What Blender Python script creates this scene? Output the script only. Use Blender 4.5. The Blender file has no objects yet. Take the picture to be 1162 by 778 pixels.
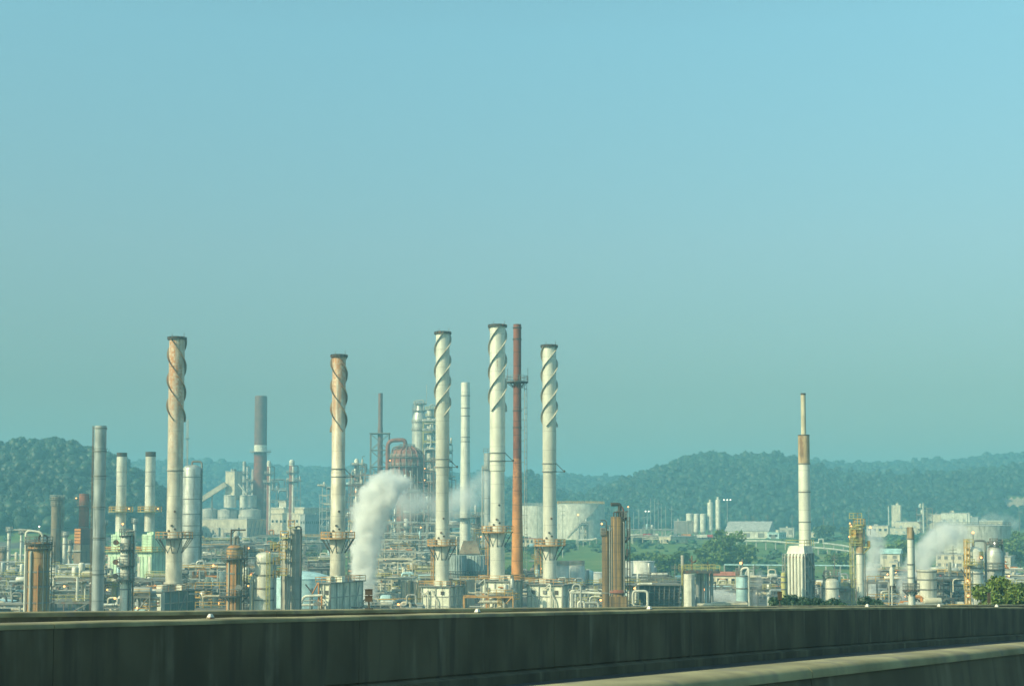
import bpy, bmesh, math, random
import numpy as np
from math import sin, cos, pi, radians, sqrt
from mathutils import Vector, Matrix, noise as mnoise

random.seed(7)
SC = bpy.context.scene
COL = SC.collection
# ------------------------------------------------------------------ camera
FPX, PITCH, HOR, CAMZ = 1600.0, radians(3.5), 590.0, 22.0
CY = HOR - FPX * math.tan(PITCH)

def W(px, py, Y):
    u = (px - 581.0) / FPX
    v = (CY - py) / FPX
    t = Y / (cos(PITCH) - v * sin(PITCH))
    return Vector((u * t, Y, CAMZ + t * (sin(PITCH) + v * cos(PITCH))))

cam_d = bpy.data.cameras.new('camera')
cam = bpy.data.objects.new('camera', cam_d)
COL.objects.link(cam)
cam.location = (0, 0, CAMZ)
cam.rotation_euler = (pi / 2 + PITCH, 0, 0)
cam_d.sensor_width = 36
cam_d.lens = 36 * FPX / 1162
cam_d.shift_y = (CY - 389.0) / 1162
cam_d.clip_start = 0.1
cam_d.clip_end = 30000
SC.camera = cam

# ------------------------------------------------------------------ terrain height
def interp(u, pts):
    if u <= pts[0][0]: return pts[0][1]
    for (a, b), (c, d) in zip(pts, pts[1:]):
        if u <= c:
            t = (u - a) / (c - a)
            t = t * t * (3 - 2 * t)
            return b + (d - b) * t
    return pts[-1][1]

def sst(a, b, x):
    t = min(1, max(0, (x - a) / (b - a)))
    return t * t * (3 - 2 * t)

RIDGES = [  # distance, front width, back width, tree height, ridge profile (column, row)
    (950, 300, 500, 13, [(-1500, 540), (-500, 514), (0, 508), (30, 503), (60, 501), (90, 505), (110, 512), (130, 522), (160, 538), (200, 570), (240, 600)]),
    (2000, 600, 900, 15, [(-900, 530), (50, 528), (130, 522), (200, 522), (260, 525), (320, 528), (360, 530), (420, 532), (480, 535), (540, 537), (590, 541), (640, 552), (700, 575), (760, 600)]),
    (1350, 330, 600, 13, [(520, 600), (560, 566), (575, 546), (590, 537), (600, 536), (617, 541), (640, 556), (660, 557), (690, 549), (710, 542), (735, 535), (760, 526), (780, 517), (800, 515), (840, 517), (870, 513), (885, 516), (900, 522), (930, 530), (960, 537), (1000, 540), (1060, 541), (1100, 536), (1162, 531), (1400, 525), (2300, 540)]),
    (1850, 380, 900, 15, [(300, 600), (480, 560), (560, 548), (640, 538), (670, 541), (700, 541), (730, 547), (800, 556), (860, 536), (890, 525), (920, 522), (960, 523), (1040, 524), (1080, 523), (1100, 519), (1130, 515), (1162, 514), (1400, 512), (2300, 530)]),
]
def hz(x, y):
    r = sqrt(x * x + y * y)
    if y < 50: return 0.0
    u = 581 + FPX * x / y
    if abs(x) > 2.2 * y: return 0.0
    h = 11.0 * sst(540, 800, y) * (1 - 0.5 * sst(700, 300, u) * 0)
    h += 0.6 * (mnoise.noise(Vector((x * .02, y * .02, 3))) * sst(500, 650, y))
    for R, wf, wb, th, prof in RIDGES:
        top = CAMZ + (HOR - interp(u, prof)) / FPX * R - th
        if top <= h: continue
        b = sst(R - wf, R, y) if y < R else 1 - sst(R, R + wb, y)
        hh = top * b
        hh += 5 * b * mnoise.noise(Vector((x * .008, y * .008, R)))
        h = max(h, hh)
    return h

# ------------------------------------------------------------------ mesh collector
class MB:
    def __init__(s):
        s.v = []; s.f = []
    def add(s, vs, fs):
        o = len(s.v)
        s.v += [tuple(p) for p in vs]
        s.f += [tuple(i + o for i in f) for f in fs]
        return s
    def box(s, c, size, rot=0.0, taper=1.0):
        x, y, z = size[0] / 2, size[1] / 2, size[2] / 2
        vs = []
        for sz, k in ((-1, 1), (1, taper)):
            for sx, sy in ((-1, -1), (1, -1), (1, 1), (-1, 1)):
                a, b = sx * x * k, sy * y * k
                vs.append((c[0] + a * cos(rot) - b * sin(rot), c[1] + a * sin(rot) + b * cos(rot), c[2] + sz * z))
        return s.add(vs, [(3, 2, 1, 0), (4, 5, 6, 7), (0, 1, 5, 4), (1, 2, 6, 5), (2, 3, 7, 6), (3, 0, 4, 7)])
    def tube(s, p, q, r1, r2=None, n=8, caps=True):
        p = Vector(p); q = Vector(q)
        r2 = r1 if r2 is None else r2
        d = q - p
        if d.length < 1e-6: return s
        d.normalize()
        a = Vector((0, 0, 1)) if abs(d.z) < .9 else Vector((1, 0, 0))
        e = d.cross(a).normalized(); g = d.cross(e)
        vs = []
        for c, r in ((p, r1), (q, r2)):
            for i in range(n):
                t = 2 * pi * i / n
                vs.append(c + e * (r * cos(t)) + g * (r * sin(t)))
        fs = [(i, (i + 1) % n, n + (i + 1) % n, n + i)[::-1] for i in range(n)]
        if caps:
            fs += [tuple(range(n)), tuple(range(2 * n - 1, n - 1, -1))]
        return s.add(vs, fs)
    def lathe(s, prof, c=(0, 0, 0), n=28, M=None, caps=True):
        vs = []
        for r, z in prof:
            for i in range(n):
                t = 2 * pi * i / n
                p = Vector((r * cos(t), r * sin(t), z))
                if M is not None: p = M @ p
                vs.append((p[0] + c[0], p[1] + c[1], p[2] + c[2]))
        m = len(prof)
        fs = []
        for k in range(m - 1):
            for i in range(n):
                j = (i + 1) % n
                fs.append((k * n + i, k * n + j, (k + 1) * n + j, (k + 1) * n + i))
        if caps:
            if prof[0][0] > 1e-4: fs.append(tuple(range(n - 1, -1, -1)))
            if prof[-1][0] > 1e-4: fs.append(tuple(range((m - 1) * n, m * n)))
        return s.add(vs, fs)
    def annulus(s, r0, r1, z0, z1, c=(0, 0, 0), n=28):
        return s.lathe([(r0, z0), (r1, z0), (r1, z1), (r0, z1), (r0, z0)], c, n, caps=False)
    def capsule(s, p, q, r, n=16):
        p = Vector(p); q = Vector(q); d = q - p; L = d.length
        M = d.to_track_quat('Z', 'Y').to_matrix()
        prof = [(0.02, -r * .5), (r * .6, -r * .42), (r * .9, -r * .2), (r, 0), (r, L), (r * .9, L + r * .2), (r * .6, L + r * .42), (0.02, L + r * .5)]
        return s.lathe(prof, p, n, M)
    def sweep(s, pts, r, n=8, rad=None, k=4, caps=True):
        pts = [Vector(p) for p in pts]
        if rad:
            out = [pts[0]]
            for a, b, c in zip(pts, pts[1:], pts[2:]):
                R = min(rad, (b - a).length * .49, (c - b).length * .49)
                p0 = b + (a - b).normalized() * R; p1 = b + (c - b).normalized() * R
                for i in range(k + 1):
                    t = i / k
                    out.append(p0 * (1 - t) ** 2 + b * 2 * t * (1 - t) + p1 * t * t)
            out.append(pts[-1]); pts = out
        up = None; rings = []
        for i, p in enumerate(pts):
            d = (pts[min(i + 1, len(pts) - 1)] - pts[max(i - 1, 0)]).normalized()
            if up is None:
                a = Vector((0, 0, 1)) if abs(d.z) < .9 else Vector((1, 0, 0))
                up = d.cross(a).normalized()
            up = (up - d * up.dot(d)).normalized()
            g = d.cross(up)
            rings.append([p + up * (r * cos(2 * pi * j / n)) + g * (r * sin(2 * pi * j / n)) for j in range(n)])
        vs = [q for rg in rings for q in rg]
        fs = []
        for i in range(len(rings) - 1):
            for j in range(n):
                m = (j + 1) % n
                fs.append((i * n + j, (i + 1) * n + j, (i + 1) * n + m, i * n + m)[::-1])
        if caps:
            fs += [tuple(range(n - 1, -1, -1)), tuple(range((len(rings) - 1) * n, len(rings) * n))]
        return s.add(vs, fs)
    def helix(s, r, depth, thick, z0, z1, pitch, hand, a0, n=60):
        vs = []
        for i in range(n + 1):
            z = z0 + (z1 - z0) * i / n
            a = a0 + hand * 2 * pi * (z - z0) / pitch
            for rr, dz in ((r - .03, -thick / 2), (r + depth, -thick / 2), (r + depth, thick / 2), (r - .03, thick / 2)):
                vs.append((rr * cos(a), rr * sin(a), z + dz))
        fs = [(0, 1, 2, 3), tuple(4 * n + i for i in (3, 2, 1, 0))]
        for i in range(n):
            for j in range(4):
                m = (j + 1) % 4
                fs.append((4 * i + j, 4 * i + 4 + j, 4 * i + 4 + m, 4 * i + m))
        return s.add(vs, fs)
    def ringrail(s, r, z, h=1.1, a0=0, a1=2 * pi, c=(0, 0), t=.055, posts=14):
        full = a1 - a0 > 6.2
        N = 28
        for hh in (h, h * .52):
            pts = [(c[0] + r * cos(a0 + (a1 - a0) * i / N), c[1] + r * sin(a0 + (a1 - a0) * i / N), z + hh) for i in range(N + 1)]
            s.sweep(pts, t, 5, caps=not full)
        for i in range(posts + (0 if full else 1)):
            a = a0 + (a1 - a0) * i / posts
            p = (c[0] + r * cos(a), c[1] + r * sin(a))
            s.tube((*p, z), (*p, z + h), t, n=5)
        return s
    def rail(s, pts, h=1.1, t=.05, step=2.0):
        for a, b in zip(pts, pts[1:]):
            a = Vector(a); b = Vector(b); L = (b - a).length
            for hh in (h, h * .5):
                s.tube(a + Vector((0, 0, hh)), b + Vector((0, 0, hh)), t, n=5)
            k = max(1, int(L / step))
            for i in range(k + 1):
                p = a.lerp(b, i / k)
                s.tube(p, p + Vector((0, 0, h)), t, n=5)
        return s
    def ladder(s, x, y, z0, z1, ang=0, w=.5, t=.05, cage=True, step=.6):
        ex = Vector((cos(ang), sin(ang), 0)); ey = Vector((-sin(ang), cos(ang), 0))
        c = Vector((x, y, 0))
        for k in (-1, 1):
            p = c + ey * (k * w / 2)
            s.tube(p + Vector((0, 0, z0)), p + Vector((0, 0, z1)), t, n=5)
        z = z0 + .3
        while z < z1:
            s.tube(c - ey * (w / 2) + Vector((0, 0, z)), c + ey * (w / 2) + Vector((0, 0, z)), t * .7, n=4)
            z += step
        if cage:
            z = z0 + 2.3
            while z < z1:
                pts = [c + ey * (.42 * cos(a)) + ex * (.62 * sin(a)) + Vector((0, 0, z)) for a in [pi * i / 6 for i in range(7)]]
                s.sweep(pts, .045, 4)
                z += 1.5
            for a in (pi * .25, pi * .5, pi * .75):
                p = c + ey * (.42 * cos(a)) + ex * (.62 * sin(a))
                s.tube(p + Vector((0, 0, z0 + 2.3)), p + Vector((0, 0, z1)), .035, n=4)
        return s
    def build(s, name, mat, parent=None, sharp=.6):
        me = bpy.data.meshes.new(name)
        me.from_pydata(s.v, [], s.f)
        me.polygons.foreach_set('use_smooth', [True] * len(me.polygons))
        me.set_sharp_from_angle(angle=sharp)
        me.materials.append(M[mat] if isinstance(mat, str) else mat)
        o = bpy.data.objects.new(name, me)
        COL.objects.link(o)
        if parent is not None: o.parent = parent
        return o

def tag(o, label=None, cat=None, group=None, kind=None):
    if label: o['label'] = label
    if cat: o['category'] = cat
    if group: o['group'] = group
    if kind: o['kind'] = kind
    return o

def empty(name, loc, rot=0):
    o = bpy.data.objects.new(name, None)
    o.empty_display_size = 1
    COL.objects.link(o)
    o.location = loc; o.rotation_euler = (0, 0, rot)
    return o

class Spot:
    """a place on the ground: local x and z of picture rows and columns at that distance"""
    def __init__(s, px, Y, py=640, zb=None):
        p = W(px, py, Y); s.Y = Y; s.px = px
        s.o = Vector((p.x, Y, hz(p.x, Y) if zb is None else zb))
        s.k = (W(px + 1, py, Y).x - W(px, py, Y).x)
    def x(s, px): return (px - s.px) * s.k
    def z(s, py): return W(s.px, py, s.Y).z - s.o.z

def thing(name, label, cat, loc, rot=0, group=None):
    return tag(empty(name, loc, rot), label, cat, group)

# ------------------------------------------------------------------ materials
M = {}
def N(nt, t, **kw):
    n = nt.nodes.new(t)
    for k, v in kw.items(): setattr(n, k, v)
    return n

def mat(name, base, rough=.6, metal=0.0, rust=0.0, rcol=(.22, .085, .03), streak=(1.1, 1.1, .07), rz=None,
        bands=0.0, bdark=.55, mottle=.25, spec=.5, ribs=0.0, vcol=None, nscale=1.0, dirt=0.0, dcol=(.05, .045, .04)):
    m = bpy.data.materials.new(name); m.use_nodes = True
    nt = m.node_tree; L = nt.links
    b = nt.nodes['Principled BSDF']
    b.inputs['Roughness'].default_value = rough
    b.inputs['Metallic'].default_value = metal
    b.inputs['Specular IOR Level'].default_value = spec
    tc = N(nt, 'ShaderNodeTexCoord')
    sx = N(nt, 'ShaderNodeSeparateXYZ'); L.new(tc.outputs['Object'], sx.inputs[0])
    info = N(nt, 'ShaderNodeObjectInfo')
    off = N(nt, 'ShaderNodeVectorMath', operation='ADD')
    L.new(tc.outputs['Object'], off.inputs[0])
    cmb = N(nt, 'ShaderNodeMath', operation='MULTIPLY'); cmb.inputs[1].default_value = 91
    L.new(info.outputs['Random'], cmb.inputs[0]); L.new(cmb.outputs[0], off.inputs[1])
    vec = off.outputs[0]
    def noise(scale, sc, detail=4):
        mp = N(nt, 'ShaderNodeMapping'); mp.inputs['Scale'].default_value = sc
        L.new(vec, mp.inputs['Vector'])
        n = N(nt, 'ShaderNodeTexNoise'); n.inputs['Scale'].default_value = scale; n.inputs['Detail'].default_value = detail
        L.new(mp.outputs[0], n.inputs['Vector'])
        return n.outputs['Fac']
    def rng(v, a, b2, c=0, d=1):
        n = N(nt, 'ShaderNodeMapRange'); n.interpolation_type = 'SMOOTHSTEP'
        L.new(v, n.inputs['Value'])
        for i, q in zip(('From Min', 'From Max', 'To Min', 'To Max'), (a, b2, c, d)): n.inputs[i].default_value = q
        return n.outputs[0]
    def mth(op, a, bb):
        n = N(nt, 'ShaderNodeMath', operation=op)
        for i, q in enumerate((a, bb)):
            if isinstance(q, (int, float)): n.inputs[i].default_value = q
            else: L.new(q, n.inputs[i])
        return n.outputs[0]
    def mix(f, a, bb, blend='MIX'):
        n = N(nt, 'ShaderNodeMix', data_type='RGBA', blend_type=blend)
        for i, q in ((0, f), (6, a), (7, bb)):
            if isinstance(q, (int, float)): n.inputs[i].default_value = q
            elif isinstance(q, tuple): n.inputs[i].default_value = (*q, 1)
            else: L.new(q, n.inputs[i])
        return n.outputs[2]
    c = base
    mo = rng(noise(.6 * nscale, (1, 1, .6)), .3, .7, 1 - mottle, 1 + mottle * .5)
    cv = N(nt, 'ShaderNodeCombineColor')
    for i in range(3): L.new(mo, cv.inputs[i])
    c = mix(1.0, tuple(base), cv.outputs[0], 'MULTIPLY')
    if dirt > 0:
        f = rng(noise(1.3 * nscale, streak, 5), .68 - dirt * .5, .80 - dirt * .3)
        c = mix(mth('MULTIPLY', f, .75), c, tuple(dcol))
    if rust > 0:
        f = rng(noise(1.0 * nscale, streak, 5), .72 - rust * .5, .84 - rust * .34)
        f2 = rng(noise(2.2, (1, 1, 1), 6), .35, .62, .35, 1)
        f = mth('MULTIPLY', f, f2)
        if rz: f = mth('MULTIPLY', f, rng(sx.outputs[2], rz[0], rz[1]))
        c = mix(f, c, tuple(rcol))
    if bands > 0:
        fr = mth('FRACT', mth('DIVIDE', sx.outputs[2], bands), 0.0)
        g = mth('LESS_THAN', fr, .045 if bands > 2 else .08)
        c = mix(mth('MULTIPLY', g, 1 - bdark), c, (.02, .02, .02))
    if ribs > 0:
        g = mth('LESS_THAN', mth('FRACT', mth('DIVIDE', mth('ADD', sx.outputs[0], sx.outputs[1]), ribs), 0.0), .14)
        c = mix(mth('MULTIPLY', g, .45), c, (.03, .03, .03))
    if vcol:
        at = N(nt, 'ShaderNodeAttribute'); at.attribute_name = vcol
        c = mix(1.0, c, at.outputs['Color'], 'MULTIPLY')
    L.new(c, b.inputs['Base Color'])
    bp = N(nt, 'ShaderNodeBump'); bp.inputs['Strength'].default_value = .15; bp.inputs['Distance'].default_value = .05
    L.new(noise(3.0, (1, 1, .5)), bp.inputs['Height']); L.new(bp.outputs[0], b.inputs['Normal'])
    M[name] = m
    return m

mat('stack_rusty', (.62, .57, .46), .55, .1, rust=.78, rcol=(.44, .175, .045), rz=(12, 52), bands=4.6, bdark=.82, dirt=.25, dcol=(.25, .22, .17))
mat('stack_clean', (.68, .66, .56), .42, .12, rust=.06, rcol=(.30, .15, .06), bands=4.2, bdark=.8, dirt=.06, dcol=(.3, .28, .22), mottle=.12)
mat('strake', (.40, .38, .31), .6, .1, rust=.3)
mat('rim', (.07, .06, .05), .8, 0, rust=.4)
mat('soot', (.16, .11, .07), .85, 0, rust=.5, rcol=(.30, .17, .07))
mat('redstack', (.22, .072, .042), .75, 0, rust=.3, rcol=(.12, .05, .035), bands=3.3, bdark=.35, streak=(.6, .6, .2))
mat('orangestack', (.60, .26, .08), .75, 0, rust=.95, rcol=(.26, .09, .05), rz=(9, 31), bands=3.3, bdark=.45, streak=(.9, .9, .12))
mat('rustcol', (.42, .26, .11), .75, 0, rust=.55, rcol=(.38, .13, .03), streak=(1.6, 1.6, .05), bands=5, bdark=.6, dirt=.3)
mat('browncol', (.31, .19, .07), .75, 0, rust=.45, rcol=(.20, .11, .05), streak=(2.2, 2.2, .04), bands=1.6, bdark=.65, dirt=.7)
mat('silver', (.50, .50, .45), .42, .35, rust=.12, bands=3.0, bdark=.75, dirt=.2, dcol=(.18, .16, .13))
mat('steelgrey', (.36, .39, .38), .5, .3, rust=.1, bands=6.0, bdark=.7, dirt=.15)
mat('ladder', (.20, .15, .10), .8, 0, rust=.5)
mat('darksteel', (.075, .075, .07), .7, 0, rust=.35)
mat('midsteel', (.20, .20, .18), .65, 0, rust=.35)
mat('palesteel', (.42, .42, .37), .6, .1, rust=.25)
mat('yellow', (.60, .36, .07), .6, 0, rust=.35, rcol=(.30, .12, .03))
mat('olive', (.44, .40, .14), .65, 0, rust=.3)
mat('white', (.68, .66, .55), .55, 0, rust=.15, dirt=.15, dcol=(.35, .32, .26))
mat('cream', (.60, .54, .40), .7, 0, dirt=.25, rust=.12, dcol=(.25, .22, .16))
mat('concrete', (.42, .40, .34), .9, 0, dirt=.3, dcol=(.18, .17, .14), bands=3.5, bdark=.8)
mat('tank_white', (.72, .71, .64), .55, 0, rust=.06, bands=2.6, bdark=.88, dirt=.12, dcol=(.4, .38, .32))
mat('tank_grey', (.50, .49, .43), .7, 0, rust=.1, bands=2.6, bdark=.8, dirt=.25)
mat('cyan', (.46, .66, .68), .5, 0, rust=.06, bands=3, bdark=.85, dirt=.1, dcol=(.3, .35, .35))
mat('palegreen', (.56, .74, .52), .6, 0, rust=.08, ribs=1.6, dirt=.15, dcol=(.25, .3, .2))
mat('furnace_white', (.74, .74, .60), .6, 0, rust=.15, rcol=(.36, .18, .06), ribs=1.9, dirt=.12, dcol=(.2, .2, .16))
mat('teal', (.17, .25, .245), .7, 0, rust=.1, ribs=.9, dirt=.2)  # on furnace sides this dark tone has the shade painted in
mat('louver', (.09, .12, .13), .6, 0, bands=.9, bdark=.3)
mat('roofred', (.36, .13, .09), .8, 0, dirt=.2)
mat('roofgrey', (.46, .46, .43), .6, .1, dirt=.15, ribs=1.2)
mat('roofcyan', (.38, .58, .55), .6, 0, dirt=.15)
mat('glassdark', (.03, .04, .045), .15, 0)
mat('orangepaint', (.60, .24, .06), .6, 0, rust=.3)
mat('redpaint', (.45, .05, .035), .5, 0)
mat('rubber', (.02, .02, .02), .9, 0)
mat('wood', (.17, .13, .09), .9, 0, dirt=.3)
mat('barrier', (.125, .108, .066), .9, 0, dirt=.36, dcol=(.07, .062, .045), streak=(1.9, 1.9, .2), nscale=2.0, mottle=.35, rust=.30, rcol=(.19, .17, .115))  # wall faces: shade painted into the dark base, plus stain streaks
mat('barrier_lit_cap', (.32, .28, .155), .9, 0, mottle=.4, dirt=.4, dcol=(.2, .18, .14), nscale=3)  # same concrete as the faces, sunlight painted in as a paler tone
mat('asphalt', (.055, .055, .055), .9, 0, mottle=.3, nscale=2)
mat('paintline', (.75, .73, .66), .7, 0, mottle=.2)
mat('bark', (.10, .075, .05), .95, 0)
mat('leaf', (.018, .052, .024), .55, 0, vcol='tint', mottle=.3)
mat('leaf_bright', (.12, .175, .032), .55, 0, vcol='tint', mottle=.3)
mat('earth', (.42, .34, .22), .95, 0, mottle=.3)

def emit(name, col, s):
    m = bpy.data.materials.new(name); m.use_nodes = True
    b = m.node_tree.nodes['Principled BSDF']
    b.inputs['Base Color'].default_value = (*col, 1)
    b.inputs['Emission Color'].default_value = (*col, 1)
    b.inputs['Emission Strength'].default_value = s
    M[name] = m
emit('lamp_orange', (1.0, .36, .10), 2.2)
emit('lamp_white', (1.0, .93, .75), 1.6)

# ------------------------------------------------------------------ light, sky
SUN_EL, SUN_AZ = radians(31), (-.83, -.557)
world = bpy.data.worlds.new('World'); SC.world = world; world.use_nodes = True
wn = world.node_tree
bg = wn.nodes['Background']
sky = wn.nodes.new('ShaderNodeTexSky'); sky.sky_type = 'NISHITA'; sky.sun_disc = False
sky.sun_elevation = SUN_EL
sky.sun_rotation = math.atan2(SUN_AZ[0], SUN_AZ[1])
sky.air_density = 1.0; sky.dust_density = 1.5; sky.ozone_density = 2.0
tint = wn.nodes.new('ShaderNodeMix'); tint.data_type = 'RGBA'; tint.blend_type = 'MULTIPLY'
tint.inputs[0].default_value = 1; tint.inputs[7].default_value = (SKY_TINT := (.95, 1.25, .95, 1))
hs = wn.nodes.new('ShaderNodeHueSaturation'); hs.inputs['Saturation'].default_value = 1.0
wn.links.new(sky.outputs[0], hs.inputs['Color'])
wn.links.new(hs.outputs[0], tint.inputs[6])
wtc = wn.nodes.new('ShaderNodeTexCoord'); wsx = wn.nodes.new('ShaderNodeSeparateXYZ'); wn.links.new(wtc.outputs['Generated'], wsx.inputs[0])
wr = wn.nodes.new('ShaderNodeValToRGB'); wn.links.new(wsx.outputs[2], wr.inputs[0])
for _p, _c in ((0.0, (.42, .34, .38)), (.09, (.50, .41, .43)), (.19, (.78, .65, .655)), (.33, (.97, .97, .96))):
    e_ = wr.color_ramp.elements[0] if _p == 0 else wr.color_ramp.elements[-1] if _p == .33 else wr.color_ramp.elements.new(_p)
    e_.position = _p; e_.color = (*_c, 1)
wm = wn.nodes.new('ShaderNodeMix'); wm.data_type = 'RGBA'; wm.blend_type = 'MULTIPLY'; wm.inputs[0].default_value = 1
wn.links.new(tint.outputs[2], wm.inputs[6]); wn.links.new(wr.outputs[0], wm.inputs[7])
wn.links.new(wm.outputs[2], bg.inputs[0])
bg.inputs[1].default_value = .10
sl = bpy.data.lights.new('sun', 'SUN'); sun = bpy.data.objects.new('sun', sl); COL.objects.link(sun)
sl.energy = 2.65; sl.angle = radians(.53); sl.color = (1.0, .90, .55)
d = Vector((SUN_AZ[0] * cos(SUN_EL), SUN_AZ[1] * cos(SUN_EL), sin(SUN_EL) * sqrt(SUN_AZ[0] ** 2 + SUN_AZ[1] ** 2)))
sun.rotation_euler = d.to_track_quat('Z', 'Y').to_euler()
sun.location = (-200, -100, 200)
vs = SC.view_settings
vs.view_transform = 'Standard'; vs.look = 'None'; vs.exposure = 1.0; vs.gamma = 1
SC.cycles.volume_bounces = 8
SC.cycles.max_bounces = 10
cam_d.dof.use_dof = True; cam_d.dof.focus_distance = 320; cam_d.dof.aperture_fstop = 12.0
SC.cycles.use_denoising = True
SC.cycles.denoiser = 'OPENIMAGEDENOISE'; SC.cycles.denoising_prefilter = 'ACCURATE'; SC.cycles.denoising_input_passes = 'RGB_ALBEDO_NORMAL'
mat('soot_collar', (.46, .33, .19), .8, 0, rust=.35, rcol=(.22, .12, .06), streak=(.7, .7, .2), dirt=.4, dcol=(.12, .08, .05))
mat('stack_tip', (.56, .50, .36), .6, .05, rust=.3, rcol=(.35, .2, .08), dirt=.2, dcol=(.3, .2, .12))
mat('darkrust', (.16, .10, .085), .8, 0, rust=.3, rcol=(.22, .10, .06), bands=8, bdark=.7)
mat('redstack_mid', (.27, .10, .06), .75, 0, rust=.35, rcol=(.16, .08, .05), bands=5, bdark=.6)
mat('browncol2', (.24, .19, .13), .75, 0, rust=.35, bands=4, bdark=.7, dirt=.3)
mat('teal_tank', (.38, .47, .46), .75, 0, bands=1.2, bdark=.7, ribs=1.4, dirt=.2)
mat('redsteel', (.24, .13, .08), .75, 0, rust=.4)

mat('tank_pale', (.56, .55, .48), .6, 0, rust=.06, bands=2.6, bdark=.85, dirt=.14, dcol=(.36, .34, .28))
# ================================================================== GROUND
def np_mesh(name, V, F, mat_, attr=None, smooth=False):
    me = bpy.data.meshes.new(name)
    V = np.asarray(V, dtype=np.float32); F = np.asarray(F, dtype=np.int32)
    k = F.shape[1]
    me.vertices.add(len(V)); me.vertices.foreach_set('co', V.ravel())
    me.loops.add(F.size); me.loops.foreach_set('vertex_index', F.ravel())
    me.polygons.add(len(F)); me.polygons.foreach_set('loop_start', np.arange(0, F.size, k, dtype=np.int32))
    me.update(calc_edges=True)
    if smooth: me.polygons.foreach_set('use_smooth', np.ones(len(F), dtype=bool))
    if attr is not None:
        a = me.color_attributes.new('tint', 'FLOAT_COLOR', 'POINT')
        C4 = np.ones((len(V), 4), dtype=np.float32); C4[:, :3] = attr
        a.data.foreach_set('color', C4.ravel())
    me.materials.append(M[mat_])
    o = bpy.data.objects.new(name, me); COL.objects.link(o)
    return o

def ground_mat():
    m = bpy.data.materials.new('ground'); m.use_nodes = True
    nt = m.node_tree; L = nt.links; b = nt.nodes['Principled BSDF']
    b.inputs['Roughness'].default_value = .95
    tc = N(nt, 'ShaderNodeTexCoord'); at = N(nt, 'ShaderNodeAttribute'); at.attribute_name = 'tint'
    def nz(s, d=5):
        n = N(nt, 'ShaderNodeTexNoise'); n.inputs['Scale'].default_value = s; n.inputs['Detail'].default_value = d
        L.new(tc.outputs['Object'], n.inputs['Vector']); return n.outputs['Fac']
    def ramp(v, *st):
        r = N(nt, 'ShaderNodeValToRGB'); L.new(v, r.inputs[0])
        while len(r.color_ramp.elements) < len(st): r.color_ramp.elements.new(.5)
        for e, (p, c) in zip(r.color_ramp.elements, st): e.position = p; e.color = (*c, 1)
        return r.outputs[0]
    gravel = ramp(nz(.05), (.3, (.045, .044, .040)), (.5, (.085, .080, .070)), (.7, (.15, .14, .12)))
    grass = ramp(nz(.06, 8), (.3, (.060, .115, .026)), (.46, (.095, .170, .036)), (.60, (.15, .20, .05)), (.74, (.24, .22, .09)))
    mx = N(nt, 'ShaderNodeMix', data_type='RGBA')
    sp = N(nt, 'ShaderNodeSeparateColor'); L.new(at.outputs['Color'], sp.inputs[0])
    ad = N(nt, 'ShaderNodeMath', operation='ADD'); L.new(sp.outputs[0], ad.inputs[0])
    n2 = N(nt, 'ShaderNodeMapRange'); L.new(nz(.03, 6), n2.inputs[0])
    n2.inputs[1].default_value = .3; n2.inputs[2].default_value = .7; n2.inputs[3].default_value = -.35; n2.inputs[4].default_value = .35
    L.new(n2.outputs[0], ad.inputs[1])
    st = N(nt, 'ShaderNodeMapRange'); st.inputs[1].default_value = .42; st.inputs[2].default_value = .58
    L.new(ad.outputs[0], st.inputs[0])
    L.new(st.outputs[0], mx.inputs[0]); L.new(gravel, mx.inputs[6]); L.new(grass, mx.inputs[7])
    L.new(mx.outputs[2], b.inputs['Base Color'])
    bp = N(nt, 'ShaderNodeBump'); bp.inputs['Strength'].default_value = .6; bp.inputs['Distance'].default_value = .6
    L.new(nz(.5, 6), bp.inputs['Height']); L.new(bp.outputs[0], b.inputs['Normal'])
    M['ground'] = m
ground_mat()

def build_ground():
    az = list(np.linspace(-32, 32, 231)) + list(np.linspace(38, 322, 42))
    az = [radians(a) for a in az]
    rr = [0.5, 60, 120, 180, 240, 300, 350, 400, 450, 500] + list(range(530, 1500, 22)) + list(range(1500, 3400, 60)) + [3600, 4200, 5200, 6500, 8000]
    V = []; A = []
    for r in rr:
        for a in az:
            x, y = r * sin(a), r * cos(a)
            z = hz(x, y)
            V.append((x, y, z))
            u = 581 + FPX * x / y if y > 10 else -9999
            g = 0.0
            if y > 560: g = .8
            if y > 520 and u > 570 and u < 1000: g = max(g, .9)
            if y > 480 and 760 < u < 900: g = .9
            if y < 200: g = .75
            if y > 700 and u < 560 and z < 12: g = .25
            if z > 14: g = 1.0
            if 800 < y < 960 and 690 < u < 830 and z < 14: g = .35
            A.append((g, g, g))
    n = len(az); F = []
    for i in range(len(rr) - 1):
        for j in range(n):
            k = (j + 1) % n
            F.append((i * n + k, i * n + j, (i + 1) * n + j, (i + 1) * n + k)[::-1])
    F = [f[::-1] for f in F]
    o = np_mesh('ground', V, F, 'ground', A, smooth=True)
    tag(o, 'gravel plant yard rising to grassy slopes and wooded hills', 'ground', kind='structure')
build_ground()

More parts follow.
